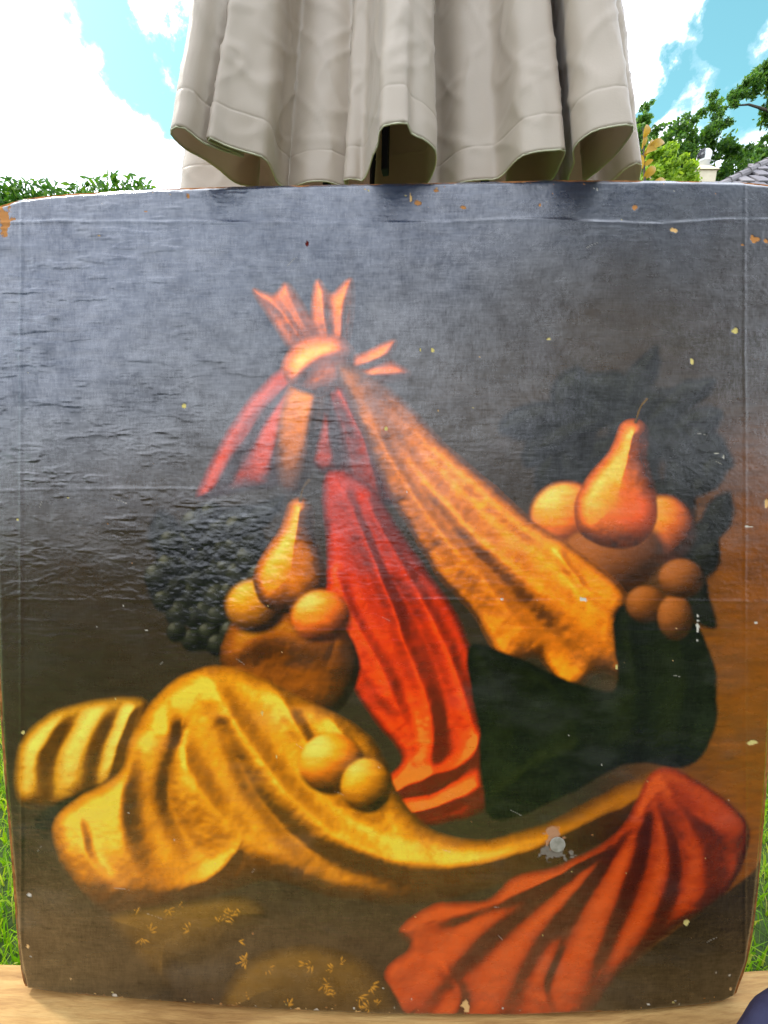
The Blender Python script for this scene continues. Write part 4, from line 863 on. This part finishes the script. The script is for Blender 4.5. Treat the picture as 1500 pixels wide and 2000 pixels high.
# sloped cap
b0 = 0.27; hv = [bm.verts.new((cc.x + sx * b0, cc.y + sy * b0, ztop)) for sx, sy in ((-1, -1), (1, -1), (1, 1), (-1, 1))]; tv = [bm.verts.new((cc.x + sx * 0.14, cc.y + sy * 0.14, ztop + 0.13)) for sx, sy in ((-1, -1), (1, -1), (1, 1), (-1, 1))]
for k in range(4): bm.faces.new((hv[k], hv[(k + 1) % 4], tv[(k + 1) % 4], tv[k]))
bm.faces.new(tv); bm.faces.new(hv[::-1])
chim = link('chimney', from_bm(bm, 'chimney'), M_cream, roof)
bm = bmesh.new(); add_lathe(bm, (cc.x + 0.07, cc.y, ztop + 0.08), [(0.115, 0), (0.115, 0.17), (0.13, 0.175), (0.13, 0.195), (0.115, 0.20), (0.12, 0.22), (0.14, 0.28), (0.13, 0.35), (0.09, 0.40), (0.03, 0.425)], 22)
flue = link('flue_cowl', from_bm(bm, 'flue_cowl'), M_white, roof, smooth=True)
bm = bmesh.new()
for k in range(7):
    a = math.pi * 0.98 + 0.17 * k
    pts = [(cc.x + 0.07 + math.cos(a) * r_, cc.y + math.sin(a) * r_, ztop + 0.10 + z_) for r_, z_ in ((0.121, 0.20), (0.144, 0.26), (0.134, 0.33), (0.093, 0.385))]
    add_tube(bm, pts, 0.010, 6)
link('cowl_fins', from_bm(bm, 'cowl_fins'), M_dark, roof)
# windows on the garden side
for wx in (ex + 2.2, ex + 5.6):
    bm = bmesh.new(); add_box(bm, (wx, ey + 0.34, 3.2), (1.3, 0.08, 1.3), bevel=0.01); wd_ = link('window', from_bm(bm, 'window'), M_white, house)
    for dx in (-0.29, 0.29):
        bm = bmesh.new(); add_box(bm, (wx + dx, ey + 0.30, 3.2), (0.5, 0.02, 1.1)); link('pane', from_bm(bm, 'pane'), simple('window_glass', [(0.3, (0.03, 0.04, 0.05)), (0.7, (0.05, 0.06, 0.07))], rough=0.08, bump=0, spec=0.6), wd_)

# ------------------------------------------------------------------ small things
# navy pouch made up on the bench for a blurred shape near the lens
zt = float(np.interp(0.56, xs, zb))
bag_stand_in = empty('bag_stand_in', (0.562, 0.31, zt), 'dark navy rounded stand-in on the bench for a blurred shape near the lens', 'bag_stand_in')
bm = bmesh.new(); bmesh.ops.create_uvsphere(bm, u_segments=40, v_segments=28, radius=1)
for v_ in bm.verts:
    c_ = v_.co; sg_ = lambda a, e: math.copysign(abs(a) ** e, a)
    n_ = 1 + 0.03 * mnoise.noise(c_ * 2.5)
    v_.co = Vector((0.562 + sg_(c_.x, 0.7) * 0.17 * n_, 0.31 + sg_(c_.y, 0.75) * 0.06 * n_, zt + 0.13 + sg_(c_.z, 0.6) * 0.13 * n_))
link('body', from_bm(bm, 'body'), simple('navy_cloth', [(0.3, (0.022, 0.024, 0.055)), (0.7, (0.04, 0.042, 0.085))], scale=30, rough=0.85, bump=0.4, bd=0.002, bscale=300), bag_stand_in, smooth=True)
bm = bmesh.new(); add_tube(bm, [(0.50 + 0.15 * i / 10, 0.31, zt + 0.255 + 0.07 * math.sin(math.pi * i / 10)) for i in range(11)], 0.007, 8); link('handle', from_bm(bm, 'handle'), M_navy, bag_stand_in, smooth=True)
# fallen leaf in the grass at the lower left
g_ = at(6, 1918, 1); t_g = (ZC - 0.06) / (ZC - g_.z); lp = at(6, 1918, t_g)
lf = big_leaf(lp + Vector((-0.03, 0, 0)), lp + Vector((0.035, 0.02, 0.004)), 0.022, 0.2)
o = link('fallen_leaf', lf, M_litter, smooth=True); tag(o, 'dry pinkish brown leaf lying in the grass by the bench end', 'leaf')
